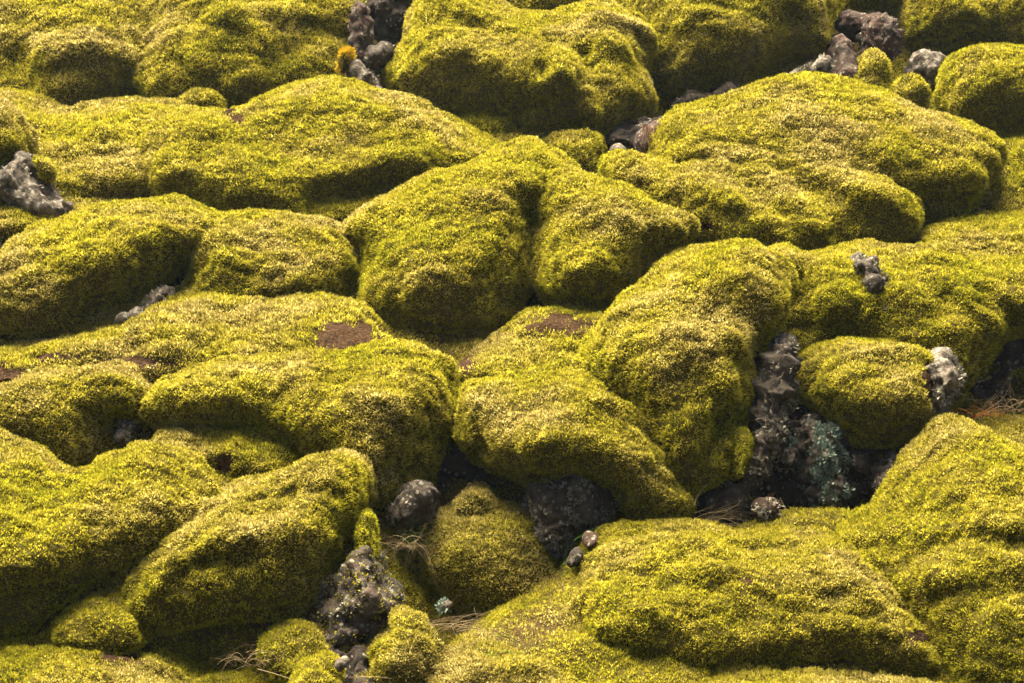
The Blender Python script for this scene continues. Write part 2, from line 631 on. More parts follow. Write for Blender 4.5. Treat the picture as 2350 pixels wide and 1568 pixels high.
boulder('moss_boulder', 'mossy rise along the top edge behind the yellow central slope', 'boulder',
        [(1080, -100), (1460, -100), (1540, 20), (1500, 110), (1300, 90), (1180, 70), (1100, 20)], 130, 0.6, 90, 1.2,
        [([(1200, 0), (1290, 30)], 50, 0.1), ((1160, 25), 30, -0.15)], dome=0.9, look=0.5)
A4 = boulder('moss_boulder', 'large hazy moss boulder overhanging a dark shadow at the top right', 'boulder',
        [(1400, -100), (1880, -100), (1925, -20), (1918, 22), (1893, 42), (1900, 80), (1907, 112), (1890, 128), (1840, 122), (1785, 128), (1757, 150), (1742, 178), (1718, 205), (1660, 222), (1590, 215), (1535, 215), (1490, 190), (1460, 120), (1420, 40)],
        232, 0.6, 110, 0.95, [([(1560, 60), (1660, 100), (1740, 110)], 70, 0.14), ([(1500, 10), (1650, 20), (1800, 10)], 50, 0.14), ([(1860, 40), (1895, 100)], 30, 0.12), ((1590, 170), 45, 0.06), ((1540, 30), 30, -0.1),
                              ([(1790, 60), (1800, 120)], 25, -0.12), ([(1600, 200), (1740, 190)], 30, -0.2), ([(1500, 110), (1540, 190)], 25, -0.10)], dome=0.9, look=0.5)
boulder('moss_boulder', 'row of dark moss bumps above the red rocks in the upper right', 'boulder',
        [(1905, -80), (2080, -80), (2085, 10), (2060, 34), (2030, 30), (2010, 38), (1985, 30), (1965, 36), (1930, 28), (1912, 0)], 60, 0.35, 45, 0.3,
        [((1955, 10), 25, 0.1), ((2030, 10), 25, 0.1)], look=0.4)
boulder('moss_boulder', 'dark moss brow over the black hollow in the upper right', 'boulder',
        [(2020, -90), (2430, -90), (2430, 150), (2330, 135), (2265, 118), (2235, 100), (2190, 104), (2150, 112), (2105, 102), (2062, 98), (2050, 40)],
        140, 0.6, 90, 1.0, [([(2290, 0), (2380, 80)], 50, 0.18), ([(2120, 30), (2180, 60)], 45, 0.1), ([(2240, 20), (2270, 100)], 25, -0.12)], dome=0.9, look=0.4)
boulder('moss_boulder', 'smooth round hazy moss boulder on the right edge near the top', 'boulder',
        [(2430, 108), (2350, 110), (2280, 110), (2231, 114), (2192, 122), (2168, 145), (2156, 185), (2148, 235), (2165, 270), (2225, 295), (2290, 318), (2350, 318), (2430, 318)],
        318, 0.5, 100, 0.5, [([(2200, 200), (2300, 190)], 60, 0.06), ([(2230, 275), (2350, 270)], 25, -0.05)], look=0.35)
A3 = boulder('moss_boulder', 'bright folded moss slope running down right from the cleft at the top', 'boulder',
        [(975, -90), (1090, -60), (1152, 22), (1200, 34), (1260, 42), (1330, 16), (1420, 20), (1470, 45), (1492, 68), (1512, 98), (1494, 122), (1474, 132), (1476, 165), (1490, 200), (1512, 245), (1478, 268), (1440, 290), (1384, 325), (1340, 328), (1266, 330), (1200, 325), (1170, 300), (1105, 292), (1040, 284), (955, 242), (892, 222), (878, 180), (890, 145), (925, 108), (930, 70), (950, 40)],
        332, 0.65, 110, 0.95, [([(985, 15), (1060, 40), (1150, 80), (1230, 150), (1290, 200)], 32, 0.14), ([(1000, 130), (1090, 145), (1170, 190), (1230, 230)], 45, 0.13), ([(1250, 180), (1320, 215), (1370, 250)], 45, 0.13),
                               ([(1390, 120), (1460, 150), (1480, 200)], 40, 0.16), ([(1380, 60), (1460, 75)], 30, 0.14), ([(1110, 90), (1200, 100), (1270, 130)], 20, -0.07), ([(1245, 195), (1250, 160)], 15, -0.14),
                               ([(1165, 290), (1180, 260), (1240, 260)], 16, -0.2), ([(1330, 150), (1345, 210), (1385, 250)], 22, -0.14), ([(1130, 265), (980, 215)], 25, -0.06), ([(1480, 125), (1440, 100), (1370, 100)], 16, -0.10), ((1340, 285), 40, 0.12)], look=0.4)
boulder('moss_boulder', 'rounded moss lobe below the folded slope beside the dark rock nook', 'boulder',
        [(1235, 330), (1300, 305), (1360, 300), (1384, 320), (1384, 350), (1398, 390), (1410, 430), (1350, 440), (1290, 400)], 430, 0.3, 50, 0.6, look=0.45, dw=0.3)
boulder('moss_boulder', 'small smooth moss cushion between the long ridge and the folded slope', 'boulder',
        [(1030, 290), (1062, 268), (1109, 255), (1150, 263), (1174, 282), (1184, 312), (1180, 345), (1100, 340)], 345, 0.25, 50, 0.7, look=0.35, dw=0.3)

# second row
boulder('moss_terrace', 'flat moss terrace with worn brown spots behind the left rock', 'boulder',
        [(-80, 200), (0, 208), (44, 211), (75, 220), (100, 232), (125, 246), (176, 256), (215, 243), (262, 235), (310, 229), (400, 234), (470, 250), (530, 262), (600, 280), (560, 330), (420, 400), (350, 450), (280, 475), (150, 490), (60, 520), (-80, 520)],
        500, 0.45, 60, 1.6, [([(330, 370), (300, 320), (240, 300)], 35, 0.06), ([(130, 330), (260, 340)], 40, 0.05), ([(150, 270), (290, 290)], 25, -0.04), ([(240, 400), (300, 420), (330, 445)], 30, 0.08)],
        bare=[], look=0.5)
boulder('moss_ridge', 'long dark fronted moss ridge across the upper middle left', 'boulder',
        [(570, 262), (592, 236), (640, 215), (681, 194), (741, 182), (793, 184), (841, 196), (885, 214), (945, 222), (995, 262), (1045, 276), (1090, 305), (1146, 328), (1210, 345), (1200, 400), (1110, 420), (1000, 440), (940, 465), (860, 508), (745, 535), (600, 525), (480, 502), (400, 478), (345, 450), (318, 412), (316, 360), (300, 320), (360, 275), (470, 262)],
        520, 0.55, 110, 1.25, [([(330, 310), (440, 298), (500, 310)], 32, 0.10), ([(500, 312), (580, 308), (680, 262), (760, 240), (880, 258), (1000, 300)], 32, 0.10), ([(660, 205), (780, 205), (900, 235)], 30, 0.06), ([(560, 330), (600, 400)], 40, -0.03),
                               ([(740, 470), (830, 455), (900, 430)], 36, -0.26), ([(430, 400), (600, 420)], 60, 0.10), ([(960, 390), (880, 400)], 35, 0.06), ([(720, 215), (800, 222)], 15, -0.04)],
        bare=[(545, 275, 20, 12), (525, 260, 12, 16)], look=0.45)
B4 = boulder('moss_boulder', 'wide moss hill with an overhanging dark nose on the right', 'boulder',
        [(1515, 275), (1522, 255), (1582, 249), (1650, 224), (1696, 217), (1728, 203), (1758, 185), (1810, 178), (1863, 176), (1911, 191), (1963, 200), (2003, 213), (2060, 235), (2115, 264), (2171, 276), (2231, 288), (2291, 316), (2304, 335), (2298, 384), (2284, 408), (2256, 432), (2243, 446), (2236, 476), (2222, 502), (2171, 508), (2112, 514), (2090, 510), (2040, 530), (1960, 540), (1840, 530), (1700, 520), (1560, 470), (1490, 400), (1480, 320)],
        505, 0.6, 100, 1.0, [([(1770, 200), (1840, 215), (1870, 245), (1960, 250), (2100, 275), (2200, 300)], 30, 0.10), ([(1700, 260), (1790, 250)], 35, 0.05), ([(1900, 215), (1980, 225)], 25, -0.06), ([(2150, 330), (2200, 420)], 60, 0.10), ([(1930, 320), (2000, 370)], 50, 0.06),
                             ([(1590, 300), (1700, 310), (1820, 290)], 30, 0.05), ([(2110, 470), (2220, 470)], 30, -0.22), ([(2205, 320), (2225, 400)], 12, -0.05), ([(1880, 330), (1920, 400)], 25, -0.05)], bare=[], dw=-0.3, look=0.5)
C2 = boulder('moss_slope', 'sunny yellow slope spilling down from the wide hill with hanging folds', 'boulder',
        [(1384, 352), (1426, 347), (1486, 366), (1540, 374), (1600, 345), (1700, 335), (1830, 330), (1950, 350), (2030, 400), (2092, 470), (2104, 510), (2098, 548), (2060, 565), (1990, 575), (1900, 590), (1838, 600), (1780, 600), (1700, 590), (1620, 570), (1520, 520), (1430, 460), (1385, 410)],
        590, 0.5, 90, 1.15, [([(1640, 390), (1760, 430), (1850, 540)], 28, 0.07), ([(1750, 350), (1900, 420), (2000, 480)], 40, 0.10), ([(1930, 450), (2080, 480)], 35, 0.12), ([(1430, 380), (1560, 410), (1650, 470)], 30, 0.06),
                             ([(1840, 585), (1780, 530), (1700, 480)], 16, -0.06), ([(1900, 540), (1990, 520)], 25, -0.10), ([(1660, 470), (1740, 520), (1800, 570)], 25, 0.08), ([(1500, 420), (1620, 440)], 18, -0.05)],
        dw=-0.15, bare=[(1612, 518, 36, 11)], look=0.35)
boulder('moss_boulder', 'moss mound tucked behind the dark nose at the right edge', 'boulder',
        [(2232, 490), (2250, 450), (2280, 415), (2300, 370), (2302, 335), (2330, 322), (2430, 330), (2430, 520), (2300, 505)], 510, 0.45, 70, 0.7, look=0.3, dw=0.4)
boulder('moss_boulder', 'strip of green moss rising at the right edge above the nose', 'boulder',
        [(2296, 330), (2330, 312), (2430, 306), (2430, 420), (2320, 400)], 420, 0.3, 40, 0.8, look=0.2, dw=0.6)
B3 = boulder('moss_boulder', 'round shaded moss boulder right of the tall dark cleft in the centre', 'boulder',
        [(1240, 420), (1270, 385), (1330, 390), (1385, 418), (1430, 428), (1470, 455), (1540, 480), (1605, 512), (1610, 545), (1560, 562), (1505, 578), (1488, 600), (1462, 618), (1480, 642), (1440, 668), (1400, 695), (1372, 725), (1310, 730), (1250, 700), (1215, 640), (1220, 560)],
        728, 0.5, 95, 0.75, [([(1300, 620), (1400, 600)], 60, 0.08), ([(1400, 470), (1470, 540)], 50, 0.08), ([(1470, 590), (1480, 540), (1440, 490)], 16, -0.10), ([(1240, 520), (1235, 680)], 22, -0.22), ([(1520, 510), (1580, 530)], 28, 0.06), ([(1260, 690), (1350, 700)], 25, -0.15)], dw=-0.3, look=0.55)
B2 = boulder('moss_boulder', 'huge bulging moss boulder in the picture centre with a cliff on its right', 'boulder',
        [(735, 512), (775, 500), (810, 490), (850, 470), (900, 450), (950, 420), (1010, 398), (1080, 375), (1140, 345), (1180, 320), (1222, 316), (1258, 336), (1286, 360), (1330, 384), (1360, 415), (1368, 442), (1330, 470), (1270, 490), (1242, 505), (1232, 540), (1226, 600), (1222, 655), (1198, 700), (1172, 750), (1138, 768), (1105, 792), (1081, 808), (1045, 800), (985, 800), (905, 784), (870, 752), (835, 716), (795, 676), (805, 650), (825, 618), (840, 590), (820, 562), (785, 540), (750, 525)],
        805, 0.65, 110, 0.85, [([(1010, 420), (1120, 400), (1210, 420), (1235, 480)], 30, 0.12), ([(1190, 335), (1290, 385), (1345, 430)], 28, 0.10), ([(1080, 385), (1180, 370)], 20, -0.05), ([(870, 490), (1000, 470), (1150, 465)], 35, 0.06),
                               ([(1000, 620), (1090, 620), (1170, 560)], 80, 0.14), ([(880, 600), (860, 680)], 45, 0.05), ([(820, 550), (790, 520)], 25, -0.05), ([(1050, 770), (1060, 720)], 14, -0.08), ((940, 690), 50, 0.06), ((1130, 720), 40, 0.06)],
        bare=[], look=0.35)

# third row
boulder('moss_boulder', 'pale topped moss cap on the grey rock at the left edge', 'boulder',
        [(-110, 215), (-20, 222), (15, 232), (40, 250), (60, 275), (74, 305), (75, 345), (58, 375), (20, 398), (-20, 405), (-110, 420)], 470, 0.4, 70, 0.3, look=0.75, dw=-0.25)
boulder('moss_cushion', 'small moss clump clinging beside the grey rock at the left edge', 'boulder',
        [(68, 360), (92, 348), (122, 362), (134, 385), (132, 412), (108, 425), (80, 395)], 500, 0.14, 30, 0.2, look=0.5, dw=-0.1)
boulder('moss_bank', 'dark scruffy moss at the foot of the grey rock on the left edge', 'boulder',
        [(-90, 480), (0, 468), (60, 465), (110, 480), (140, 505), (130, 530), (60, 560), (20, 600), (-90, 640)], 590, 0.3, 50, 0.7, look=0.55, dens=0.75)
boulder('moss_bank', 'low rough moss bank with bare brown soil in the left middle', 'boulder',
        [(-80, 810), (30, 800), (110, 800), (225, 765), (300, 752), (360, 690), (450, 670), (560, 690), (700, 688), (800, 690), (845, 705), (875, 735), (905, 775), (925, 800), (900, 850), (700, 870), (500, 890), (300, 900), (60, 900), (-80, 920)],
        900, 0.45, 60, 1.5, [([(120, 810), (210, 785), (240, 800)], 22, 0.06), ([(280, 770), (400, 740), (520, 750)], 30, 0.05), ([(400, 800), (560, 800), (700, 790)], 25, 0.05)],
        bare=[(800, 772, 105, 38), (10, 868, 62, 30), (310, 835, 90, 16), (120, 820, 60, 12)], dw=-0.2, look=0.62, dens=0.85, shoot=1.25)
boulder('moss_boulder', 'moss boulder joined to the cave block and ending in a rounded right shoulder', 'boulder',
        [(350, 470), (420, 470), (472, 482), (541, 489), (581, 484), (641, 494), (701, 494), (745, 508), (790, 532), (825, 564), (843, 598), (832, 624), (805, 670), (800, 700), (740, 735), (640, 752), (520, 750), (430, 740), (395, 700), (430, 650), (440, 600), (400, 540)],
        752, 0.5, 90, 0.9, [([(440, 490), (520, 560), (560, 600)], 40, 0.06), ([(600, 510), (720, 530), (790, 580)], 35, 0.08), ([(560, 560), (620, 580)], 20, -0.05), ([(440, 590), (445, 660)], 25, -0.12), ((720, 640), 60, 0.06)], bare=[], look=0.6)
C1 = boulder('moss_boulder', 'left moss boulder arching over a black cave with a pale stone', 'boulder',
        [(-80, 640), (0, 625), (10, 600), (24, 562), (56, 534), (104, 520), (150, 508), (180, 494), (240, 478), (304, 465), (360, 464), (420, 468), (500, 485), (535, 530), (500, 585), (440, 600), (425, 608), (410, 614), (398, 636), (372, 664), (335, 690), (285, 730), (235, 752), (172, 790), (100, 800), (40, 796), (-80, 800)],
        795, 0.6, 95, 0.75, [([(180, 510), (300, 490), (400, 500)], 35, 0.08), ([(70, 650), (200, 640), (330, 610)], 70, 0.12), ([(60, 760), (160, 740)], 40, 0.06), ([(320, 540), (420, 560)], 40, 0.06), ([(250, 700), (340, 660)], 30, -0.08), ([(180, 590), (250, 560)], 20, -0.03)],
        bare=[], look=0.5)
boulder('moss_terrace', 'rumpled sunlit moss terrace reaching the right edge in the middle', 'boulder',
        [(2060, 580), (2090, 555), (2115, 520), (2170, 508), (2230, 500), (2300, 488), (2430, 480), (2430, 680), (2200, 680), (2100, 640)],
        670, 0.4, 60, 1.5, [([(2130, 550), (2230, 560), (2300, 540)], 25, 0.06), ([(2290, 590), (2350, 575)], 25, 0.06), ([(2230, 580), (2300, 570)], 16, -0.06)], look=0.3)
C5 = boulder('moss_slope', 'large mustard moss slope with diagonal furrows on the right', 'boulder',
        [(1800, 620), (1838, 588), (1911, 568), (1990, 564), (2080, 562), (2150, 572), (2210, 585), (2260, 594), (2310, 600), (2440, 600), (2440, 770), (2340, 762), (2292, 762), (2282, 815), (2235, 855), (2210, 890), (2185, 930), (2120, 930), (2000, 880), (1880, 800), (1810, 720)],
        920, 0.65, 110, 0.75, [([(2060, 600), (2130, 660), (2250, 760)], 28, 0.08), ([(2100, 590), (2200, 640), (2280, 700)], 26, 0.07), ([(2080, 640), (2180, 740)], 14, -0.05), ([(2290, 640), (2330, 720)], 45, 0.08), ([(2220, 840), (2280, 770)], 25, -0.10), ([(2120, 760), (2160, 840)], 45, 0.06)], look=0.3)
C4 = boulder('moss_boulder', 'moss shoulder with a pale rock horn on its right side', 'boulder',
        [(1730, 590), (1762, 565), (1810, 574), (1838, 586), (1891, 587), (1931, 588), (1962, 596), (1972, 640), (1972, 665), (1996, 694), (1996, 730), (1974, 762), (1930, 786), (1870, 820), (1840, 900), (1790, 920), (1770, 800), (1770, 700)],
        900, 0.5, 80, 0.45, [([(1830, 600), (1940, 610)], 35, 0.06), ([(1880, 700), (1960, 720)], 50, 0.10), ([(1820, 640), (1830, 760)], 30, -0.15), ((1850, 700), 30, 0.02)], look=0.45, dw=0.15)
boulder('moss_bank', 'gentle moss saddle with worn soil behind the central dome', 'boulder',
        [(1030, 850), (1085, 800), (1130, 770), (1180, 745), (1200, 715), (1260, 705), (1370, 715), (1400, 740), (1440, 790), (1440, 900), (1300, 900), (1150, 905), (1060, 890)],
        890, 0.35, 50, 1.5, [([(1110, 830), (1300, 800)], 30, 0.04), ([(1200, 760), (1300, 775)], 20, 0.04)],
        bare=[(1280, 742, 75, 24), (1055, 830, 45, 28)], dw=-0.22, look=0.5, dens=0.9)
C3 = boulder('moss_boulder', 'tall leaning moss boulder with a pale rounded crown above a lichened rock face', 'boulder',
        [(1340, 790), (1364, 762), (1378, 726), (1406, 690), (1466, 660), (1506, 632), (1526, 600), (1586, 577), (1645, 560), (1690, 551), (1730, 554), (1762, 572), (1790, 604), (1810, 642), (1814, 682), (1806, 730), (1792, 758), (1760, 785), (1738, 825), (1720, 870), (1720, 930), (1698, 970), (1682, 1020), (1672, 1080), (1640, 1115), (1600, 1135), (1540, 1130), (1480, 1060), (1420, 950), (1370, 900), (1330, 850)],
        1130, 0.65, 100, 0.75, [([(1530, 615), (1640, 580), (1730, 575)], 34, 0.10), ([(1470, 690), (1600, 620)], 40, 0.06), ([(1700, 640), (1760, 700)], 60, 0.10), ([(1560, 800), (1680, 780)], 60, 0.06), ([(1640, 860), (1700, 930), (1670, 980)], 40, 0.10), ([(1480, 760), (1560, 720), (1680, 720)], 25, -0.05),
                                ([(1630, 960), (1590, 1060)], 26, -0.14), ([(1400, 800), (1520, 800)], 50, 0.06), ((1640, 1060), 30, 0.06)], bare=[], dw=-0.22, look=0.42)
C6 = boulder('moss_boulder', 'isolated moss boulder with a grey lichened end above the dark pit', 'boulder',
        [(1812, 880), (1825, 838), (1851, 800), (1891, 787), (1951, 777), (1991, 782), (2051, 785), (2091, 792), (2130, 815), (2146, 850), (2150, 900), (2146, 950), (2130, 978), (2091, 1012), (2011, 1036), (1951, 1024), (1890, 980), (1838, 930)],
        1040, 0.5, 90, 0.35, [([(1880, 805), (2000, 795), (2090, 810)], 30, 0.08), ([(1930, 830), (2060, 840)], 18, -0.04), ([(1920, 900), (2050, 900)], 70, 0.10)], bare=[(2142, 880, 26, 50)], look=0.5)

# fourth row
boulder('moss_boulder', 'moss boulder on the left edge with a stone in its dark hole', 'boulder',
        [(-80, 900), (0, 888), (60, 862), (112, 846), (168, 842), (224, 842), (260, 831), (288, 832), (340, 853), (364, 876), (374, 910), (366, 950), (340, 975), (325, 960), (290, 955), (262, 975), (270, 1015), (290, 1024), (276, 1034), (240, 1056), (220, 1084), (180, 1092), (148, 1078), (124, 1048), (100, 1026), (40, 1020), (-80, 1020)],
        1090, 0.5, 80, 0.65, [([(60, 880), (200, 860), (300, 850)], 30, 0.08), ([(40, 950), (160, 940)], 50, 0.08), ([(310, 900), (290, 940)], 35, 0.05), ((180, 1040), 40, 0.05)], bare=[], look=0.55)
boulder('moss_cushion', 'round moss cushion with a dark hollow left of the pointed boulder', 'boulder',
        [(350, 1010), (370, 985), (420, 972), (500, 966), (593, 966), (645, 988), (677, 1020), (694, 1060), (690, 1100), (600, 1120), (480, 1110), (400, 1080)],
        1115, 0.35, 60, 0.8, [((560, 1010), 50, 0.05), ((520, 1062), 28, -0.10)], bare=[(520, 1066, 30, 26)], look=0.42)
D2 = boulder('moss_ridge', 'moss ridge ending in a blunt round head in the left centre', 'boulder',
        [(315, 935), (335, 890), (390, 866), (440, 845), (520, 827), (601, 830), (661, 826), (721, 810), (801, 801), (881, 786), (940, 786), (985, 800), (1025, 834), (1045, 870), (1049, 918), (1042, 970), (1018, 1006), (1006, 1045), (985, 1080), (962, 1115), (940, 1165), (880, 1190), (800, 1150), (700, 1060), (650, 1020), (600, 985), (480, 980), (370, 985)],
        1170, 0.55, 95, 0.7, [([(420, 870), (520, 850), (600, 870)], 35, 0.06), ([(680, 850), (760, 825), (900, 805), (980, 830)], 28, 0.08), ([(860, 900), (980, 910)], 75, 0.12), ([(620, 880), (660, 920)], 30, -0.04), ([(760, 1000), (860, 1000)], 60, 0.05), ([(940, 1060), (990, 1040)], 30, -0.06)], look=0.42)
D3 = boulder('moss_boulder', 'rounded central moss dome hanging over the black gap and lichen stone', 'boulder',
        [(1040, 900), (1055, 868), (1105, 872), (1154, 874), (1206, 856), (1266, 843), (1326, 835), (1386, 855), (1446, 890), (1466, 930), (1506, 974), (1546, 1030), (1556, 1070), (1588, 1098), (1596, 1140), (1590, 1180), (1546, 1200), (1466, 1204), (1406, 1192), (1396, 1164), (1386, 1132), (1306, 1122), (1226, 1114), (1166, 1090), (1125, 1066), (1085, 1038), (1057, 1000), (1045, 955)],
        1195, 0.72, 100, 0.6, [([(1080, 890), (1110, 940)], 30, 0.05), ([(1160, 900), (1290, 870), (1380, 890)], 32, 0.10), ([(1180, 960), (1220, 930), (1300, 920)], 18, -0.07), ([(1230, 1000), (1380, 1000)], 85, 0.14), ([(1110, 890), (1125, 960)], 18, -0.04), ([(1530, 1120), (1560, 1160)], 45, 0.08), ([(1490, 1120), (1470, 1060)], 22, -0.08)],
        bare=[], look=0.5)
boulder('moss_slope', 'deep green yellow moss slope below the left boulder hole', 'boulder',
        [(-80, 1005), (0, 1003), (40, 1014), (92, 1024), (120, 1048), (148, 1078), (184, 1092), (214, 1085), (240, 1060), (280, 1040), (330, 1020), (400, 1015), (452, 1046), (490, 1085), (530, 1130), (480, 1200), (380, 1290), (280, 1330), (248, 1352), (205, 1378), (150, 1405), (122, 1445), (40, 1470), (-80, 1480)],
        1465, 0.6, 95, 0.85, [([(40, 1050), (130, 1110), (250, 1120)], 40, 0.06), ([(320, 1040), (430, 1060), (480, 1100)], 28, 0.08), ([(30, 1230), (150, 1220)], 80, 0.14), ([(280, 1180), (240, 1290)], 30, -0.08), ([(60, 1340), (180, 1330)], 25, -0.12), ([(60, 1400), (150, 1370)], 35, -0.04)], dw=-0.12, look=0.4)
boulder('moss_cushion', 'small dim moss hummock under the pointed boulder at lower left', 'boulder',
        [(120, 1460), (142, 1415), (170, 1388), (215, 1368), (270, 1360), (320, 1390), (350, 1440), (330, 1490), (200, 1500)], 1495, 0.3, 60, 0.6, bare=[], look=0.5)
E1 = boulder('moss_boulder', 'pointed moss boulder rising to a pale beak at its upper right', 'boulder',
        [(255, 1330), (275, 1285), (304, 1252), (345, 1215), (400, 1175), (455, 1140), (505, 1118), (545, 1106), (601, 1096), (661, 1076), (721, 1048), (765, 1035), (813, 1033), (846, 1048), (866, 1080), (868, 1098), (855, 1122), (849, 1156), (840, 1182), (818, 1218), (806, 1260), (794, 1302), (768, 1330), (742, 1382), (700, 1418), (620, 1430), (521, 1436), (430, 1462), (370, 1466), (310, 1440), (278, 1390)],
        1460, 0.6, 100, 0.6, [([(330, 1240), (470, 1150), (560, 1125)], 26, 0.07), ([(560, 1110), (700, 1075), (810, 1055)], 26, 0.10), ([(410, 1300), (470, 1220), (600, 1190)], 30, 0.08), ([(480, 1270), (560, 1255), (640, 1290)], 14, -0.04), ([(560, 1170), (680, 1180), (760, 1230)], 45, 0.08), ([(680, 1350), (740, 1320)], 35, -0.05), ([(840, 1100), (800, 1180)], 25, 0.05)],
        bare=[], look=0.5)
E2 = boulder('moss_ball', 'dark olive round moss ball in the gap at lower centre', 'boulder',
        [(968, 1235), (982, 1196), (1008, 1172), (1045, 1158), (1100, 1152), (1150, 1152), (1198, 1166), (1232, 1196), (1256, 1248), (1282, 1288), (1291, 1325), (1284, 1366), (1266, 1402), (1226, 1435), (1145, 1440), (1065, 1400), (1017, 1364), (980, 1328), (964, 1286)],
        1435, 0.45, 100, 0.35, dw=0.62, rough=(0.012, 0.012, 0.006), billow=0.012, fold=0.0, look=0.68)
boulder('moss_cushion', 'brownish moss knob resting behind the top of the olive ball', 'boulder', [(1035, 1190), (1050, 1140), (1070, 1116), (1095, 1110), (1118, 1122), (1136, 1150), (1145, 1190), (1090, 1210)], 1420, 0.22, 40, 0.3, dw=0.75, look=0.9, dens=0.8)
boulder('moss_bank', 'far moss strip between the boulder shoulder and grassy pit on the right', 'boulder',
        [(2190, 975), (2230, 958), (2300, 962), (2430, 962), (2430, 1080), (2300, 1070), (2230, 1030)], 1070, 0.35, 45, 1.0, [([(2260, 985), (2320, 990)], 16, -0.06)], look=0.45, dw=0.3)
E4 = boulder('moss_slope', 'big lower right moss slope climbing to a shoulder beside the pit', 'boulder',
        [(2130, 970), (2150, 954), (2191, 953), (2227, 966), (2251, 988), (2283, 1014), (2311, 1030), (2440, 1045), (2440, 1700), (2120, 1700), (2080, 1500), (2010, 1390), (1960, 1310), (1900, 1250), (1868, 1220), (1925, 1194), (1991, 1170), (2030, 1150), (2038, 1125), (2052, 1090), (2085, 1045), (2113, 1018), (2148, 990)],
        1640, 0.7, 110, 0.9, [([(2160, 975), (2240, 1000), (2330, 1060)], 30, 0.08), ([(2090, 1090), (2200, 1060), (2320, 1110)], 40, 0.08), ([(2060, 1180), (2180, 1150), (2330, 1190)], 28, 0.07), ([(2060, 1225), (2180, 1200), (2330, 1240)], 18, -0.05), ([(2060, 1290), (2180, 1240), (2340, 1270)], 30, 0.09),
                              ([(2010, 1220), (2030, 1270), (2080, 1330)], 18, -0.12), ([(1900, 1215), (1990, 1200)], 30, 0.02), ([(2140, 1360), (2300, 1350)], 60, 0.08), ([(2190, 1010), (2240, 1050)], 16, -0.05), ([(2180, 1480), (2330, 1500)], 40, 0.05)], bare=[], look=0.3)

# front row
E3 = boulder('moss_boulder', 'largest foreground moss boulder with a ridged back at lower right', 'boulder',
        [(1350, 1260), (1378, 1222), (1410, 1206), (1470, 1200), (1550, 1195), (1582, 1191), (1634, 1200), (1682, 1214), (1750, 1220), (1867, 1218), (1931, 1236), (1983, 1264), (2019, 1292), (2043, 1324), (2075, 1348), (2111, 1393), (2135, 1433), (2146, 1465), (2162, 1501), (2152, 1532), (2105, 1552), (1950, 1545), (1830, 1550), (1700, 1560), (1560, 1550), (1430, 1528), (1346, 1500), (1302, 1459), (1285, 1412), (1284, 1364), (1306, 1308)],
        1550, 0.65, 110, 0.75, [([(1480, 1225), (1600, 1215), (1760, 1245), (1900, 1250)], 26, 0.06), ([(1600, 1260), (1720, 1290), (1860, 1300)], 24, 0.05), ([(1850, 1270), (1960, 1310), (2030, 1400), (2060, 1470)], 34, 0.10), ([(1700, 1330), (1740, 1345)], 18, -0.06),
                                ([(2070, 1370), (2085, 1450)], 12, -0.08), ([(1600, 1310), (1680, 1340), (1690, 1400)], 26, -0.04)],
        bare=[(2110, 1462, 30, 16), (1715, 1333, 20, 8)], look=0.42)
boulder('moss_bank', 'shaded mossy bank behind the small gold cushion at the bottom', 'boulder',
        [(885, 1420), (915, 1396), (950, 1398), (982, 1422), (1010, 1465), (1022, 1520), (1010, 1580), (900, 1580)], 1580, 0.22, 45, 0.5, look=0.5, dens=0.8)
boulder('moss_bank', 'dim moss floor along the bottom below the olive ball', 'boulder',
        [(960, 1540), (1020, 1492), (1080, 1470), (1160, 1478), (1260, 1490), (1330, 1500), (1430, 1530), (1560, 1550), (1600, 1640), (900, 1700)], 1660, 0.35, 60, 1.2, [([(1080, 1480), (1200, 1500)], 40, 0.05)], look=0.5)
boulder('moss_cushion', 'small bright gold moss cushion under the rubbly rock at the bottom', 'boulder',
        [(845, 1490), (864, 1462), (905, 1436), (945, 1431), (985, 1452), (1004, 1492), (998, 1537), (960, 1575), (890, 1575), (853, 1535)], 1575, 0.28, 55, 0.4, look=0.5)
boulder('moss_cushion', 'little moss tussock at the bottom edge left of the rubbly rock', 'boulder',
        [(655, 1600), (670, 1545), (700, 1512), (745, 1505), (780, 1530), (795, 1580), (780, 1640), (690, 1640)], 1640, 0.25, 45, 0.5, look=0.5)
boulder('moss_bank', 'dark mossy ledge in the shade below the pointed boulder', 'boulder',
        [(590, 1500), (610, 1450), (660, 1420), (720, 1418), (760, 1450), (770, 1510), (740, 1560), (640, 1560)], 1560, 0.25, 45, 0.6, look=0.5, dens=0.6, dw=0.1)
boulder('moss_slope', 'bright moss floor in the bottom left corner with brown soil', 'boulder',
        [(-80, 1470), (0, 1465), (52, 1464), (104, 1456), (140, 1447), (200, 1454), (280, 1460), (312, 1478), (336, 1494), (360, 1488), (384, 1496), (421, 1520), (441, 1537), (500, 1538), (545, 1556), (640, 1565), (720, 1600), (720, 1720), (-80, 1720)],
        1680, 0.45, 70, 1.25, [([(20, 1490), (140, 1480), (260, 1500)], 28, 0.05), ([(150, 1530), (230, 1520), (330, 1550)], 26, 0.06), ([(340, 1510), (400, 1520)], 26, 0.05)], bare=[(290, 1512, 50, 12)], look=0.38)
boulder('moss_bank', 'moss strip along the bottom edge before the largest boulder', 'boulder',
        [(1540, 1590), (1620, 1545), (1680, 1530), (1760, 1545), (1850, 1540), (1960, 1548), (2060, 1552), (2200, 1560), (2200, 1700), (1500, 1700)], 1660, 0.3, 50, 1.1, look=0.45, dw=-0.1)

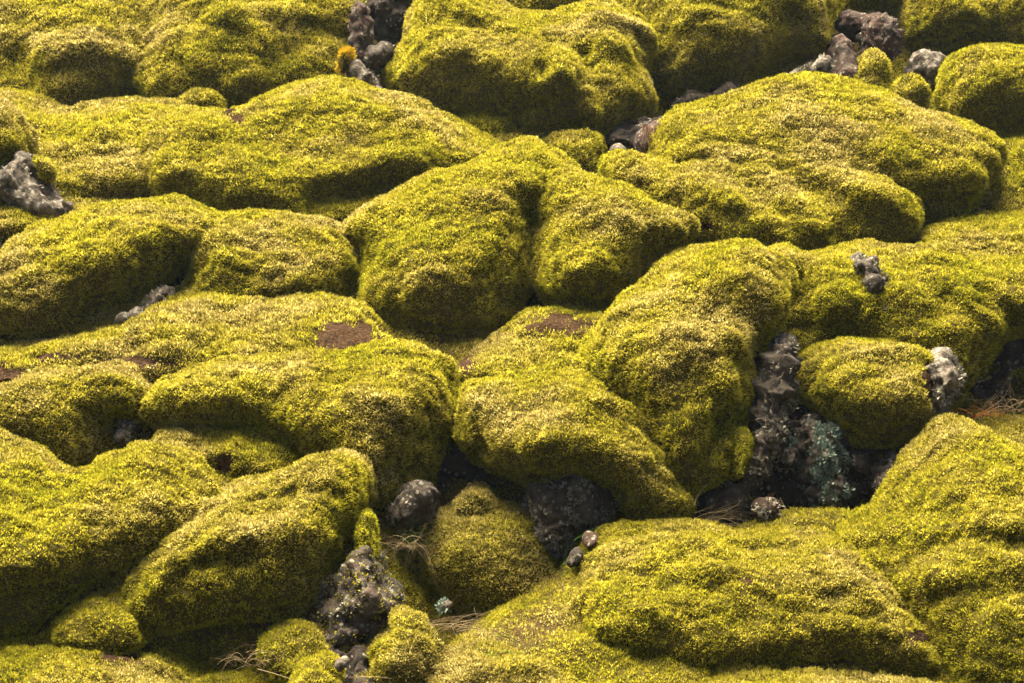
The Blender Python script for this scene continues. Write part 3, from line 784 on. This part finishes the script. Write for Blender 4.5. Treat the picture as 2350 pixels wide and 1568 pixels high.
# ------------------------------------------------------------------ bare rock: faces of the boulders and loose stones
# left edge
rock('lava_rock', ROCK_GREY, [(-90, 395), (0, 398), (20, 392), (45, 370), (72, 352), (88, 372), (102, 402), (122, 432), (135, 452), (165, 468), (172, 490), (150, 512), (110, 520), (60, 500), (0, 480), (-90, 500)],
     520, 0.4, 50, 0.35, label='sunlit pale grey rock face under a moss cap on the left edge', cat='rock', craggy=0.045, dw=-0.12, bumps=[([(60, 380), (40, 470)], 25, 0.05)], lichen=0.12)
rock('lava_rock', ROCK_DARK, [(-90, 520), (0, 540), (12, 570), (10, 640), (-10, 680), (-90, 690)], 690, 0.25, 40, 0.2, label='black rock in the gap at the left edge below the scruffy moss', cat='rock', dw=0.25)
# cave of the arching boulder
rock('stone', ROCK_GREY, [(270, 735), (285, 722), (302, 715), (322, 700), (340, 705), (345, 728), (330, 742), (300, 756), (278, 752)], 760, 0.16, 22, 0.3,
     label='grey stone wedged at the mouth of the black cave', cat='rock', craggy=0.035, dw=-0.05)
rock('stone', ROCK, [(335, 708), (352, 690), (362, 668), (385, 658), (396, 672), (397, 702), (386, 725), (374, 744), (352, 750), (342, 735)], 760, 0.18, 26, 0.2,
     label='upright stone with white lichen crusts inside the black cave', cat='rock', craggy=0.05, dw=0.0, lichen=0.3)
rock('stone', ROCK_GREY, [(268, 1000), (280, 980), (297, 966), (308, 978), (304, 996), (292, 1010), (278, 1012)], 1030, 0.12, 18, 0.2,
     label='small pale stone in the dark hole of the left edge boulder', cat='rock', craggy=0.03, dw=0.0, lichen=0.2)
# crowned boulder: rock face on its right
rf = rock('rock_face', ROCK, [(1760, 790), (1792, 772), (1806, 786), (1812, 818), (1816, 846), (1804, 895), (1790, 943), (1784, 987), (1772, 1031), (1758, 1071), (1735, 1110), (1690, 1110), (1676, 1060), (1690, 1010), (1700, 980), (1716, 930), (1722, 870), (1740, 820)],
          1130, 0.40, 45, 0.55, parent=C3, craggy=0.07, dw=0.02, lichen=0.22)
rock('moss_lobe', SOIL, [(1668, 1085), (1666, 1030), (1682, 995), (1700, 985), (1716, 1005), (1718, 1050), (1706, 1090), (1688, 1105)], 1125, 0.28, 28, 0.5, parent=C3, craggy=0.01, dw=-0.10, moss=0.7)
# rock horn
rock('rock_horn', ROCK, [(1948, 612), (1956, 596), (1974, 589), (1992, 598), (2003, 620), (2016, 638), (2024, 658), (2024, 678), (2010, 690), (1992, 684), (1980, 664), (1958, 660), (1955, 640)],
     900, 0.24, 30, 0.40, parent=C4, craggy=0.06, dw=0.05, lichen=0.3)
rock('rock_horn', ROCK, [(2006, 690), (2022, 680), (2040, 694), (2040, 718), (2028, 736), (2008, 728), (2000, 745), (1996, 762), (1978, 780), (1972, 765), (1990, 735), (1996, 712)],
     900, 0.22, 26, 0.35, parent=C4, craggy=0.05, dw=0.08, lichen=0.5)
# isolated boulder: bare end
rock('bare_end', ROCK_GREY, [(2112, 826), (2135, 812), (2154, 816), (2174, 832), (2188, 862), (2184, 890), (2166, 905), (2152, 925), (2146, 950), (2128, 938), (2112, 895), (2104, 860)],
     1040, 0.36, 34, 0.35, parent=C6, craggy=0.045, dw=-0.08, lichen=0.5)
# pointed boulder: rubbly rock below its right side
rock('rubbly_rock', ROCK, [(790, 1320), (812, 1270), (838, 1250), (862, 1284), (894, 1322), (920, 1358), (922, 1385), (896, 1420), (884, 1444), (828, 1458), (804, 1488), (745, 1500), (733, 1472), (758, 1430), (748, 1385), (775, 1340)],
     1500, 0.30, 45, 0.45, parent=E1, craggy=0.06, dw=0.10, moss=0.08, bumps=[([(860, 1310), (905, 1370)], 30, 0.10), ([(790, 1400), (860, 1420)], 16, -0.08)], lichen=0.25)
rock('mossy_ledge', SOIL, [(815, 1225), (832, 1190), (846, 1170), (858, 1200), (868, 1262), (862, 1292), (845, 1300), (826, 1262)], 1480, 0.2, 24, 0.3, parent=E1, craggy=0.02, dw=0.25, moss=0.7)
rock('lava_rock', ROCK_DARK, [(735, 1500), (800, 1480), (850, 1470), (860, 1530), (880, 1600), (760, 1620), (730, 1560)], 1600, 0.25, 40, 0.5, label='dark brown broken lava under the rubbly rock at the bottom', cat='rock', craggy=0.06, lichen=0.06, dw=0.15)
rock('stone', ROCK_GREY, [(775, 1515), (788, 1508), (798, 1516), (794, 1530), (780, 1534)], 1590, 0.07, 10, 0.2, label='small white lichened stone on dark lava at the bottom edge', cat='rock', craggy=0.02, dw=-0.02, h=0.007)
# gap under the central dome
rock('lava_rock', ROCK_DARK, [(930, 1140), (960, 1090), (1000, 1060), (1040, 1010), (1080, 1010), (1130, 1070), (1190, 1100), (1240, 1130), (1230, 1230), (1080, 1260), (940, 1260)], 1300, 0.3, 60, 0.2,
     label='black rock wall in the gap behind the olive moss ball', cat='rock', dw=1.05, craggy=0.08)
rock('lava_rock', ROCK, [(904, 1165), (915, 1135), (940, 1118), (966, 1108), (985, 1120), (990, 1150), (970, 1180), (945, 1205), (920, 1216), (908, 1198)], 1290, 0.22, 34, 0.25,
     label='grey angular stone with white specks left of the olive moss ball', cat='rock', dw=0.32, craggy=0.05, lichen=0.12)
rock('lava_rock', ROCK, [(1215, 1130), (1235, 1112), (1290, 1105), (1340, 1100), (1375, 1120), (1388, 1150), (1378, 1180), (1350, 1196), (1318, 1200), (1300, 1240), (1272, 1262), (1250, 1225), (1225, 1180)], 1300, 0.3, 50, 0.1,
     label='rock crowned with bushy white lichen under the central dome', cat='rock', dw=0.42, craggy=0.06, lichen=0.7)
rock('lava_rock', ROCK_RED, [(1335, 1240), (1350, 1224), (1372, 1228), (1378, 1246), (1362, 1262), (1342, 1260)], 1360, 0.1, 18, 0.2, label='small reddish stone beside the largest boulder', cat='rock', dw=0.22, craggy=0.025)
rock('lava_rock', ROCK_DARK, [(1300, 1280), (1318, 1258), (1336, 1262), (1330, 1290), (1312, 1310), (1298, 1305)], 1390, 0.1, 18, 0.2, label='dark greenish stone wedged above the grass right of the olive ball', cat='rock', dw=0.15, craggy=0.03, lichen=0.15, lmat=LICHEN_GREEN)
rock('stone', ROCK_GREY, [(1008, 1380), (1022, 1370), (1040, 1378), (1036, 1394), (1016, 1402)], 1440, 0.07, 12, 0.2, label='tiny pale green stone at the dark foot of the olive ball', cat='rock', dw=0.1, craggy=0.02, h=0.007, lichen=0.4, lmat=LICHEN_GREEN)
# the dark pit
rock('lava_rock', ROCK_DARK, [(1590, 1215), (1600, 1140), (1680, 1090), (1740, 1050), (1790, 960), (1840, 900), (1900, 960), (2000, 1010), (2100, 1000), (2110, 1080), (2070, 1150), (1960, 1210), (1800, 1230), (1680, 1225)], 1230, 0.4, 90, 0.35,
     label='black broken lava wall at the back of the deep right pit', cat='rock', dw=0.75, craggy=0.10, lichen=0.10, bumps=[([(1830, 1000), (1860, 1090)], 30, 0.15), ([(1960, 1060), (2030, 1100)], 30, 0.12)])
rock('lava_rock', ROCK, [(1826, 1000), (1850, 975), (1880, 968), (1912, 985), (1930, 1020), (1922, 1060), (1930, 1110), (1918, 1160), (1880, 1170), (1850, 1150), (1842, 1090), (1834, 1040)], 1215, 0.26, 42, 0.25,
     label='rock draped in green grey lichen in the middle of the deep pit', cat='rock', dw=0.45, craggy=0.07, lichen=1.0, lmat=LICHEN_GREEN)
rock('lava_rock', ROCK, [(1786, 1060), (1800, 1038), (1825, 1028), (1832, 1050), (1818, 1072), (1795, 1076)], 1190, 0.12, 20, 0.2, label='pale crusted stone left of the green lichen in the pit', cat='rock', dw=0.40, craggy=0.04, lichen=0.7)
rock('lava_rock', ROCK, [(2000, 1085), (2010, 1060), (2040, 1042), (2062, 1050), (2056, 1085), (2040, 1120), (2014, 1124), (2002, 1110)], 1200, 0.2, 30, 0.2, label='rock flecked with lichen against the lower right moss slope', cat='rock', dw=0.42, craggy=0.05, lichen=0.3)
rock('lava_rock', ROCK_RED, [(1735, 1165), (1748, 1148), (1770, 1150), (1776, 1172), (1760, 1184), (1742, 1182)], 1215, 0.11, 18, 0.2, label='round reddish stone with a pale top on the pit floor', cat='rock', dw=0.15, craggy=0.03, lichen=0.5)
rock('lava_rock', ROCK, [(1600, 1150), (1622, 1118), (1655, 1105), (1690, 1112), (1712, 1140), (1700, 1180), (1650, 1196), (1610, 1190)], 1215, 0.2, 34, 0.3, label='dark speckled rock behind the straw at the left of the pit', cat='rock', dw=0.38, craggy=0.05, lichen=0.1)
boulder('moss_bank', 'shadowed mossy floor of the deep pit beside the straw', 'boulder', [(1700, 1215), (1760, 1185), (1850, 1170), (1930, 1172), (1960, 1190), (1940, 1240), (1700, 1250)], 1245, 0.2, 30, 0.9, dw=0.12, look=0.5, dens=0.45)
# right edge pit
rock('lava_rock', ROCK_DARK, [(2180, 960), (2190, 900), (2230, 840), (2290, 760), (2440, 740), (2440, 980), (2300, 970)], 975, 0.3, 60, 0.3, label='black rock hollow with dry grass at the right edge', cat='rock', dw=0.75, craggy=0.08, lichen=0.05)
# the cleft at the top
rock('lava_rock', ROCK_RED, [(805, 30), (830, 10), (852, 20), (858, 80), (846, 120), (835, 170), (806, 195), (798, 150), (815, 100)], 215, 0.25, 30, 0.3, label='brown rock column beside the yellow patch in the top cleft', cat='rock', dw=-0.05, craggy=0.05, lichen=0.1)
rock('lava_rock', ROCK_DARK, [(850, -40), (960, -40), (945, 30), (925, 80), (890, 100), (860, 90), (855, 30)], 150, 0.3, 40, 0.3, label='black broken blocks filling the cleft at the top edge', cat='rock', dw=0.3, craggy=0.09, lichen=0.08)
rock('lava_rock', ROCK, [(838, 150), (848, 118), (870, 104), (892, 112), (898, 138), (880, 158), (856, 166)], 215, 0.18, 28, 0.3, label='lit grey brown stone in the middle of the top cleft', cat='rock', dw=-0.15, craggy=0.05, lichen=0.25)
rock('lava_rock', ROCK_GREY, [(795, 180), (810, 158), (826, 150), (846, 170), (866, 190), (884, 210), (890, 230), (840, 220), (800, 200)], 235, 0.16, 22, 0.3, label='pale crusted rubble at the bottom of the top cleft', cat='rock', dw=-0.15, craggy=0.06, lichen=0.2)
rock('golden_lichen', SOIL, [(774, 150), (780, 118), (796, 108), (812, 114), (808, 140), (798, 165), (782, 172)], 225, 0.12, 22, 0.4, label='vivid golden yellow lichen patch beside the top cleft', cat='lichen', dw=-0.28, craggy=0.01, lichen=1.6, lmat=LICHEN_GOLD)
# rocks in the upper right hollow
rock('lava_rock', ROCK_RED, [(1926, 60), (1932, 38), (1960, 32), (1985, 44), (1988, 70), (1970, 88), (1940, 88)], 150, 0.25, 28, 0.3, label='pinkish rock under the moss bumps in the upper right hollow', cat='rock', dw=0.15, craggy=0.05)
rock('lava_rock', ROCK_RED, [(1988, 60), (2005, 40), (2040, 42), (2062, 70), (2060, 110), (2045, 140), (2000, 132), (1985, 100)], 190, 0.3, 36, 0.3, label='layered red brown rock in the upper right hollow', cat='rock', dw=0.1, craggy=0.08, lichen=0.12)
rock('lava_rock', ROCK_RED, [(1890, 180), (1902, 130), (1905, 95), (1925, 82), (1948, 100), (1965, 140), (1985, 200), (1950, 215), (1900, 205)], 225, 0.3, 36, 0.6, label='smooth slanting rusty slab beside the hazy overhang', cat='rock', dw=0.1, craggy=0.03)
boulder('moss_boulder', 'half mossed dark rock below the layered red rock', 'boulder', [(1950, 220), (1962, 150), (1985, 118), (2020, 130), (2040, 165), (2038, 220), (2050, 250), (1960, 240)], 248, 0.3, 40, 0.5, look=0.55, dens=0.5, dw=0.1)
rock('lava_rock', ROCK_GREY, [(2082, 170), (2088, 130), (2110, 120), (2130, 128), (2152, 130), (2160, 160), (2152, 200), (2130, 212), (2095, 205)], 235, 0.3, 32, 0.3, label='grey twin topped rock beside the smooth right edge boulder', cat='rock', dw=0.15, craggy=0.05, lichen=0.12)
boulder('moss_boulder', 'dim mossy stone at the foot of the grey twin topped rock', 'boulder', [(2040, 250), (2048, 190), (2072, 170), (2100, 178), (2122, 210), (2130, 270), (2060, 275)], 272, 0.3, 36, 0.4, look=0.5, dens=0.7, dw=0.0)
rock('lava_rock', ROCK_DARK, [(1600, 225), (1640, 205), (1690, 200), (1700, 225), (1660, 240), (1560, 250), (1530, 240)], 265, 0.2, 26, 0.3, label='reddish rubble in the shadow below the hazy overhang', cat='rock', dw=0.4, craggy=0.06, lichen=0.08)
rock('white_lichen', ROCK_GREY, [(1798, 178), (1810, 160), (1850, 168), (1878, 150), (1886, 132), (1900, 138), (1896, 158), (1870, 172), (1830, 186)], 235, 0.12, 16, 0.3, label='frosty white lichen clump at the right end of the hazy overhang', cat='lichen', dw=0.02, craggy=0.04, lichen=1.0)
# nook in the middle of the upper half
rock('lava_rock', ROCK_DARK, [(1380, 350), (1385, 310), (1420, 290), (1500, 270), (1540, 280), (1550, 340), (1480, 370), (1400, 365)], 385, 0.25, 40, 0.3, label='dark rock at the back of the nook below the folded slope', cat='rock', dw=0.5, craggy=0.06)
rr = rock('lava_rock', ROCK_RED, [(1452, 335), (1456, 305), (1480, 286), (1515, 280), (1545, 290), (1550, 320), (1530, 350), (1500, 368), (1465, 362)], 385, 0.3, 36, 0.3, label='brown rock with hanging dead roots in the nook', cat='rock', dw=-0.02, craggy=0.025)
rock('stone', ROCK_GREY, [(1402, 352), (1410, 340), (1424, 335), (1438, 344), (1440, 358), (1410, 360)], 385, 0.10, 12, 0.3, label='small whitish stone on the moss edge of the nook', cat='rock', dw=0.05, craggy=0.02, h=0.008)
# bottom edge stone
rock('stone', ROCK_RED, [(1805, 1566), (1818, 1556), (1850, 1554), (1872, 1562), (1880, 1580), (1840, 1600), (1806, 1590)], 1640, 0.14, 18, 0.4, label='flat brown stone peeking out at the bottom edge', cat='rock', dw=0.05, craggy=0.02)


# ------------------------------------------------------------------ moss shoots
allV = np.concatenate([s['V'] for s in SURF])
zx, zy, zw = project(allV)
ZW, ZH = 256, 171
zi = np.clip((zx / W * ZW).astype(int), -1, ZW)
zj = np.clip((zy / H * ZH).astype(int), -1, ZH)
ok = (zi >= 0) & (zi < ZW) & (zj >= 0) & (zj < ZH) & (zw > 1)
ZB = np.full((ZW, ZH), 99.0)
np.minimum.at(ZB, (zi[ok], zj[ok]), zw[ok])
for _ in range(8):                    # the farthest of the near surfaces within a step to the side
    q = np.where(ZB > 90, 0, ZB)
    pq = np.pad(q, 1, mode='edge')
    ZB = np.max([pq[a:a + ZW, b:b + ZH] for a in range(3) for b in range(3)], 0)


def hidden(P, slack=0.2):
    x, y, w = project(P)
    i = np.clip((x / W * ZW).astype(int), 0, ZW - 1)
    j = np.clip((y / H * ZH).astype(int), 0, ZH - 1)
    out = (x < -170) | (x > W + 170) | (y < -170) | (y > H + 120)
    return out | (w > ZB[i, j] + slack)


def sample(s, dens0, wgt):
    V, Q, N = s['V'], s['Q'], s['N']
    a, b, c, d = (V[Q[:, k]] for k in range(4))
    area = 0.5 * np.linalg.norm(np.cross(c - a, d - b), axis=1)
    cen = (a + b + c + d) / 4
    dist = np.linalg.norm(cen - CAM, axis=1)
    nn = N[Q].mean(1)
    view = (CAM - cen) / dist[:, None]
    facing = (nn * view).sum(1) > -0.45
    buried = cen[:, 2] < ground_at(cen[:, 0], cen[:, 1]) - 0.25
    keep = facing & ~buried & ~hidden(cen)
    lam = area * dens0 * (9.0 / dist) ** 1.25 * keep * wgt[Q].mean(1)
    n = rng.poisson(lam)
    f = np.repeat(np.arange(len(Q)), n)
    r, t = rng.random(len(f))[:, None], rng.random(len(f))[:, None]
    P = (a[f] * (1 - r) + b[f] * r) * (1 - t) + (d[f] * (1 - r) + c[f] * r) * t
    q = Q[f]
    n4 = (N[q[:, 0]] * (1 - r) + N[q[:, 1]] * r) * (1 - t) + (N[q[:, 3]] * (1 - r) + N[q[:, 2]] * r) * t
    return P, n4 / (np.linalg.norm(n4, axis=1)[:, None] + 1e-9), dist[f]


def unit(v):
    return v / (np.linalg.norm(v, axis=1)[:, None] + 1e-9)


def shoots(name, s, P, N, dist, mat, size, width, up, spread, tint, patch=None):
    """leafy shoots: one small kite-shaped blade each"""
    k = len(P)
    sc = (dist / 9.0) ** 0.62
    L = size * sc * (0.6 + 0.8 * rng.random(k))
    d = unit(N + up * np.array([0, 0, 1.0]) + spread * rng.normal(size=(k, 3)))
    side = unit(np.cross(d, rng.normal(size=(k, 3))))
    wd_ = (width * sc * (0.7 + 0.6 * rng.random(k)))[:, None]
    base = P - N * 0.004
    mid = base + d * (L * 0.62)[:, None]
    tip = base + d * L[:, None]
    V = np.stack([base, mid + side * wd_ * 0.5, tip, mid - side * wd_ * 0.5], 1).reshape(-1, 3)
    Q = np.arange(4 * k).reshape(-1, 4)
    o = mesh_obj(name, V, Q, mat, s['o'], s['org'], shade=False)
    for nm, val in (('tint', tint), ('patch', patch)):
        if val is not None:
            at = o.data.attributes.new(nm, 'FLOAT', 'FACE')
            at.data.foreach_set('value', val.astype(np.float32))
    return o


NSHOOT = 0
for s in SURF:
    if s['moss'] and s['o'].data.materials[0] == SOIL:
        at = s['o'].data.attributes.new('bare', 'FLOAT', 'POINT')
        at.data.foreach_set('value', s['bare'].astype(np.float32))
    if s['moss'] and s['dens'] > 0:
        V = s['V']
        lump = perlin(V * 22.0)
        wear = perlin(V * 1.9 + 40)
        wgt = (1 - s['bare']) * (0.85 + 0.5 * lump).clip(0.25, 1.2)
        worn = np.clip((perlin(V * 4.3 + 70) + 0.45 * perlin(V * 13 + 5) - 0.33) * 4, 0, 0.8)
        wgt = wgt * (1 - 0.6 * worn)
        P, N, dist = sample(s, 46000 * s['dens'], wgt)
        if len(P):
            clump = perlin(P * 30.0) * 0.55 + perlin(P * 11.0) * 0.45
            big = perlin(P * 1.3 + 11) * 0.6 + perlin(P * 3.7 + 5) * 0.4
            tint = np.clip(0.45 + 0.17 * rng.normal(size=len(P)) + 0.42 * clump + 0.14 * big, 0, 1)
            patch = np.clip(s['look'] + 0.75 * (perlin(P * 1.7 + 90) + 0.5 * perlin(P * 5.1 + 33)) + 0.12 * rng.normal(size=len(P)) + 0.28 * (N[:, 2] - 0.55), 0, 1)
            P = P + N * (0.011 * perlin(P * 24.0) + 0.008 * perlin(P * 55.0))[:, None]
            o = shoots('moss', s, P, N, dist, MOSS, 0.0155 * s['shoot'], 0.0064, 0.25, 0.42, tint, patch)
            if s['o'] is not ground:
                pass
            o['kind'] = 'stuff'
            NSHOOT += len(P)
    if s.get('lichen'):
        V = s['V']
        wgt = np.clip((perlin(V * 8 + 21) + 0.5 * perlin(V * 22) - 0.30 + 0.25 * min(s['lichen'], 1.4)) * 5, 0, 1)
        P, N, dist = sample(s, 30000 * s['lichen'], wgt)
        if len(P):
            P = P + N * 0.006
            o = shoots('lichen', s, P, N, dist, s['lmat'] or LICHEN, 0.020, 0.011, 0.1, 0.7, rng.random(len(P)))
            o['kind'] = 'stuff'
print('shoots', NSHOOT, 'verts', len(allV))


# ------------------------------------------------------------------ dry grass and straw
def at_px(x, y, w):
    return CAM + w * (FWD + RIGHT * ((x - W / 2) * K) + UP * ((H / 2 - y) * K))


def ribbon(P, width, seed):
    r = np.random.default_rng(seed)
    P = np.asarray(P)
    t = np.gradient(P, axis=0)
    s = unit(np.cross(t, r.normal(size=3)[None, :].repeat(len(P), 0)))
    wv = (width * np.linspace(1, 0.25, len(P)))[:, None]
    # three-sided stem, so that it has thickness from every side
    n = unit(np.cross(t, s))
    V = np.stack([P + s * wv, P - s * 0.5 * wv + n * 0.87 * wv, P - s * 0.5 * wv - n * 0.87 * wv], 1).reshape(-1, 3)
    Q = []
    for i in range(len(P) - 1):
        for k in range(3):
            a, b = i * 3 + k, i * 3 + (k + 1) % 3
            Q.append((a, b, b + 3, a + 3))
    return V, np.array(Q)


def stems_obj(name, curves, mat, width, label=None, cat=None, group=None, parent=None):
    Vs, Qs, T, n = [], [], [], 0
    for i, P in enumerate(curves):
        V, Q = ribbon(P, width * (0.7 + 0.6 * rng.random()), 100 + i)
        Vs.append(V)
        Qs.append(Q + n)
        T.append(np.full(len(Q), rng.random()))
        n += len(V)
    V = np.concatenate(Vs)
    org = np.array(parent.location) if parent else np.array(curves[0][0])
    o = mesh_obj(name, V, np.concatenate(Qs), mat, parent, org)
    a = o.data.attributes.new('tint', 'FLOAT', 'FACE')
    a.data.foreach_set('value', np.concatenate(T).astype(np.float32))
    if not parent:
        tag(o, label, cat, group)
    return o


def bezier(p0, p1, p2, n=9):
    t = np.linspace(0, 1, n)[:, None]
    return (1 - t) ** 2 * p0 + 2 * t * (1 - t) * p1 + t * t * p2


def tuft(label, x, y, by, dw, n, length, lean=(0, 0), spread=0.6, root=0.05, mat=None, droop=0.5, width=0.0009, name='grass_tuft', cat='grass'):
    c = at_px(x, y, gd(by) + dw)
    cur = []
    for _ in range(n):
        p0 = c + np.array([rng.normal() * root, rng.normal() * root * 0.6, -0.01])
        L = length * (0.5 + 0.7 * rng.random())
        d = np.array([lean[0] + spread * rng.normal(), -0.25 + 0.5 * spread * rng.normal(), 0.9 + lean[1]])
        d /= np.linalg.norm(d)
        p1 = p0 + d * L * 0.55
        p2 = p0 + d * L + np.array([d[0] * 0.3 * L, d[1] * 0.2 * L, -droop * L * (0.4 + rng.random())])
        cur.append(bezier(p0, p1, p2))
    return stems_obj(name, cur, mat or STRAW, width, label, cat)


def straws(label, lines, by, dw, mat=None, width=0.0011, name='dry_straw', cat='grass', parent=None):
    """single stems drawn through picture points at their own depth"""
    cur = []
    for ln in lines:
        w = gd(by) + dw + 0.03 * rng.normal()
        P = np.array([at_px(x, y, w + 0.05 * (i - 1) * rng.normal()) for i, (x, y) in enumerate(ln)])
        cur.append(bezier(P[0], 2 * P[1] - 0.5 * (P[0] + P[2]), P[2]) if len(P) == 3 else P)
    return stems_obj(name, cur, mat or STRAW, width, label, cat, None, parent)


tuft('bleached straw tuft at the left mouth of the deep pit', 1610, 1196, 1205, 0.25, 34, 0.26, (0.55, -0.35), 0.45, 0.05, droop=0.35)
straws('a few long bleached stems crossing above the pit straw', [[(1592, 1178), (1630, 1165), (1660, 1152)], [(1596, 1190), (1660, 1176), (1722, 1210)], [(1640, 1176), (1690, 1160), (1706, 1132)], [(1594, 1160), (1606, 1130), (1632, 1106)]], 1200, 0.1)
straws('thin dry stems on the floor of the deep pit', [[(1790, 1142), (1808, 1175), (1825, 1190)], [(1830, 1190), (1850, 1178), (1862, 1166)], [(1886, 1158), (1905, 1170), (1922, 1186)], [(1760, 1140), (1775, 1132), (1784, 1128)]], 1210, 0.1)
tuft('drooping brown grass tuft between the pointed boulder and olive ball', 938, 1252, 1330, 0.15, 40, 0.24, (-0.3, -0.3), 0.5, 0.04, droop=0.9)
tuft('few green blades rising behind the brown grass tuft', 945, 1250, 1325, 0.2, 14, 0.16, (0.0, 0.0), 0.5, 0.03, mat=GREENGRASS, droop=0.4)
straws('long pale stem leaning against the left of the olive ball', [[(944, 1262), (970, 1220), (998, 1174)]], 1400, 0.0)
tuft('dry grass tuft at the dark foot of the olive ball', 1000, 1440, 1465, 0.02, 40, 0.30, (0.45, -0.3), 0.5, 0.06, droop=0.6)
straws('long arching straws in front of the olive ball', [[(985, 1436), (1090, 1440), (1208, 1494)], [(980, 1430), (1060, 1415), (1126, 1450)], [(1088, 1395), (1098, 1420), (1124, 1452)], [(1012, 1440), (1030, 1470), (1040, 1488)], [(1105, 1500), (1150, 1530), (1200, 1568)], [(1150, 1520), (1180, 1480), (1196, 1462)]], 1480, -0.02)
tuft('sparse green blades at the bottom centre among straw', 1150, 1490, 1500, 0.0, 22, 0.14, (0.1, 0), 0.7, 0.12, mat=GREENGRASS, droop=0.3)
straws('short bent stems before the left foot of the largest boulder', [[(1225, 1436), (1232, 1446), (1236, 1458)], [(1268, 1450), (1276, 1432), (1282, 1414)], [(1238, 1532), (1270, 1540), (1310, 1556)]], 1500, 0.0)
straws('green blades and a thin stem between olive ball and largest boulder', [[(1290, 1330), (1298, 1270), (1310, 1250)], [(1318, 1240), (1350, 1220), (1380, 1208)], [(1286, 1300), (1312, 1280), (1338, 1262)], [(1292, 1320), (1305, 1308), (1320, 1300)]], 1390, 0.0, GREENGRASS, name='green_blade')
straws('single pale stem beside the white lichen rock', [[(1214, 1140), (1218, 1170), (1222, 1196)]], 1330, 0.05)
tuft('dry grass clump in the shade below the pointed boulder', 575, 1520, 1545, 0.05, 30, 0.20, (0.0, 0.0), 0.45, 0.05, droop=0.7)
straws('thin bleached stems below the pointed boulder', [[(510, 1560), (540, 1490), (612, 1484)], [(555, 1556), (580, 1500), (590, 1470)], [(600, 1540), (616, 1510), (620, 1490)], [(500, 1552), (530, 1556), (560, 1550)], [(592, 1536), (660, 1556), (690, 1572)]], 1560, 0.0)
straws('two pale stems hanging before the rubbly rock', [[(808, 1272), (820, 1300), (832, 1328)], [(812, 1268), (826, 1290), (838, 1318)]], 1520, -0.1)
straws('flat straw lying at the bottom edge by the gold cushion', [[(800, 1555), (850, 1553), (900, 1558)]], 1600, -0.05)
tuft('tangled dry grass in the hollow at the right edge', 2310, 940, 960, 0.25, 44, 0.34, (0.0, -0.2), 0.5, 0.10, droop=0.8)
straws('long stems across the hollow at the right edge', [[(2195, 904), (2225, 912), (2243, 934)], [(2258, 944), (2300, 915), (2318, 880)], [(2275, 930), (2320, 860), (2326, 850)], [(2330, 962), (2318, 900), (2325, 860)], [(2232, 880), (2265, 870), (2272, 862)]], 975, 0.2)
tuft('small rusty fern at the hollow on the right edge', 2260, 950, 968, 0.2, 24, 0.10, (0.2, -0.2), 0.8, 0.05, mat=leaf_material('rusty_fronds', (0.12, 0.04, 0.01), (0.35, 0.14, 0.03), 0.3), droop=0.3, width=0.003, name='fern', cat='fern')
straws('thin straw lying under the overhanging dark nose', [[(2235, 478), (2255, 482), (2275, 486)], [(2322, 503), (2336, 494), (2350, 484)]], 515, 0.0)
tuft('pale grass wisp in the central cleft', 1205, 722, 735, 0.05, 18, 0.12, (0.1, 0), 0.6, 0.03, droop=0.5)
straws('pale stalks on the mossy soil at the left edge', [[(0, 646), (10, 640), (18, 628)], [(2, 660), (8, 656), (14, 652)]], 680, -0.3)
straws('thin stem over the brown soil in the centre', [[(1033, 806), (1050, 800), (1056, 806)], [(1033, 806), (1030, 820), (1030, 832)]], 850, -0.1)
straws('pale stem at the bottom edge under the largest boulder', [[(1560, 1530), (1590, 1550), (1606, 1566)], [(1650, 1548), (1664, 1534), (1672, 1522)]], 1600, -0.1)
# dead roots on the rock in the nook
cur = []
for i in range(60):
    x = 1470 + 70 * rng.random()
    w = gd(385) - 0.10 + 0.03 * rng.normal()
    y0 = 284 + 8 * rng.random()
    cur.append(bezier(at_px(x, y0, w + 0.04), at_px(x + 4 * rng.normal(), y0 + 25, w - 0.05), at_px(x + 8 * rng.normal(), y0 + 50 + 25 * rng.random(), w - 0.02)))
stems_obj('roots', cur, ROOTS, 0.0022, parent=rr)['kind'] = 'stuff'

# ------------------------------------------------------------------ thin mist over the field
hb = np.array([[x, y, z] for x in (-45, 45) for y in (-3, 60) for z in (-3.0, 14.0)], float)
HQ = np.array([[0, 1, 3, 2], [4, 6, 7, 5], [0, 4, 5, 1], [2, 3, 7, 6], [0, 2, 6, 4], [1, 5, 7, 3]])
hm, ht, hout = new_mat('thin_mist')
pv = ht.nodes.new('ShaderNodeVolumePrincipled')
pv.inputs['Color'].default_value = (0.75, 0.92, 1.0, 1)
pv.inputs['Density'].default_value = HAZE
pv.inputs['Anisotropy'].default_value = 0.2
ht.links.new(pv.outputs[0], hout.inputs['Volume'])
tag(mesh_obj('haze', hb, HQ, hm, shade=False), kind='stuff')
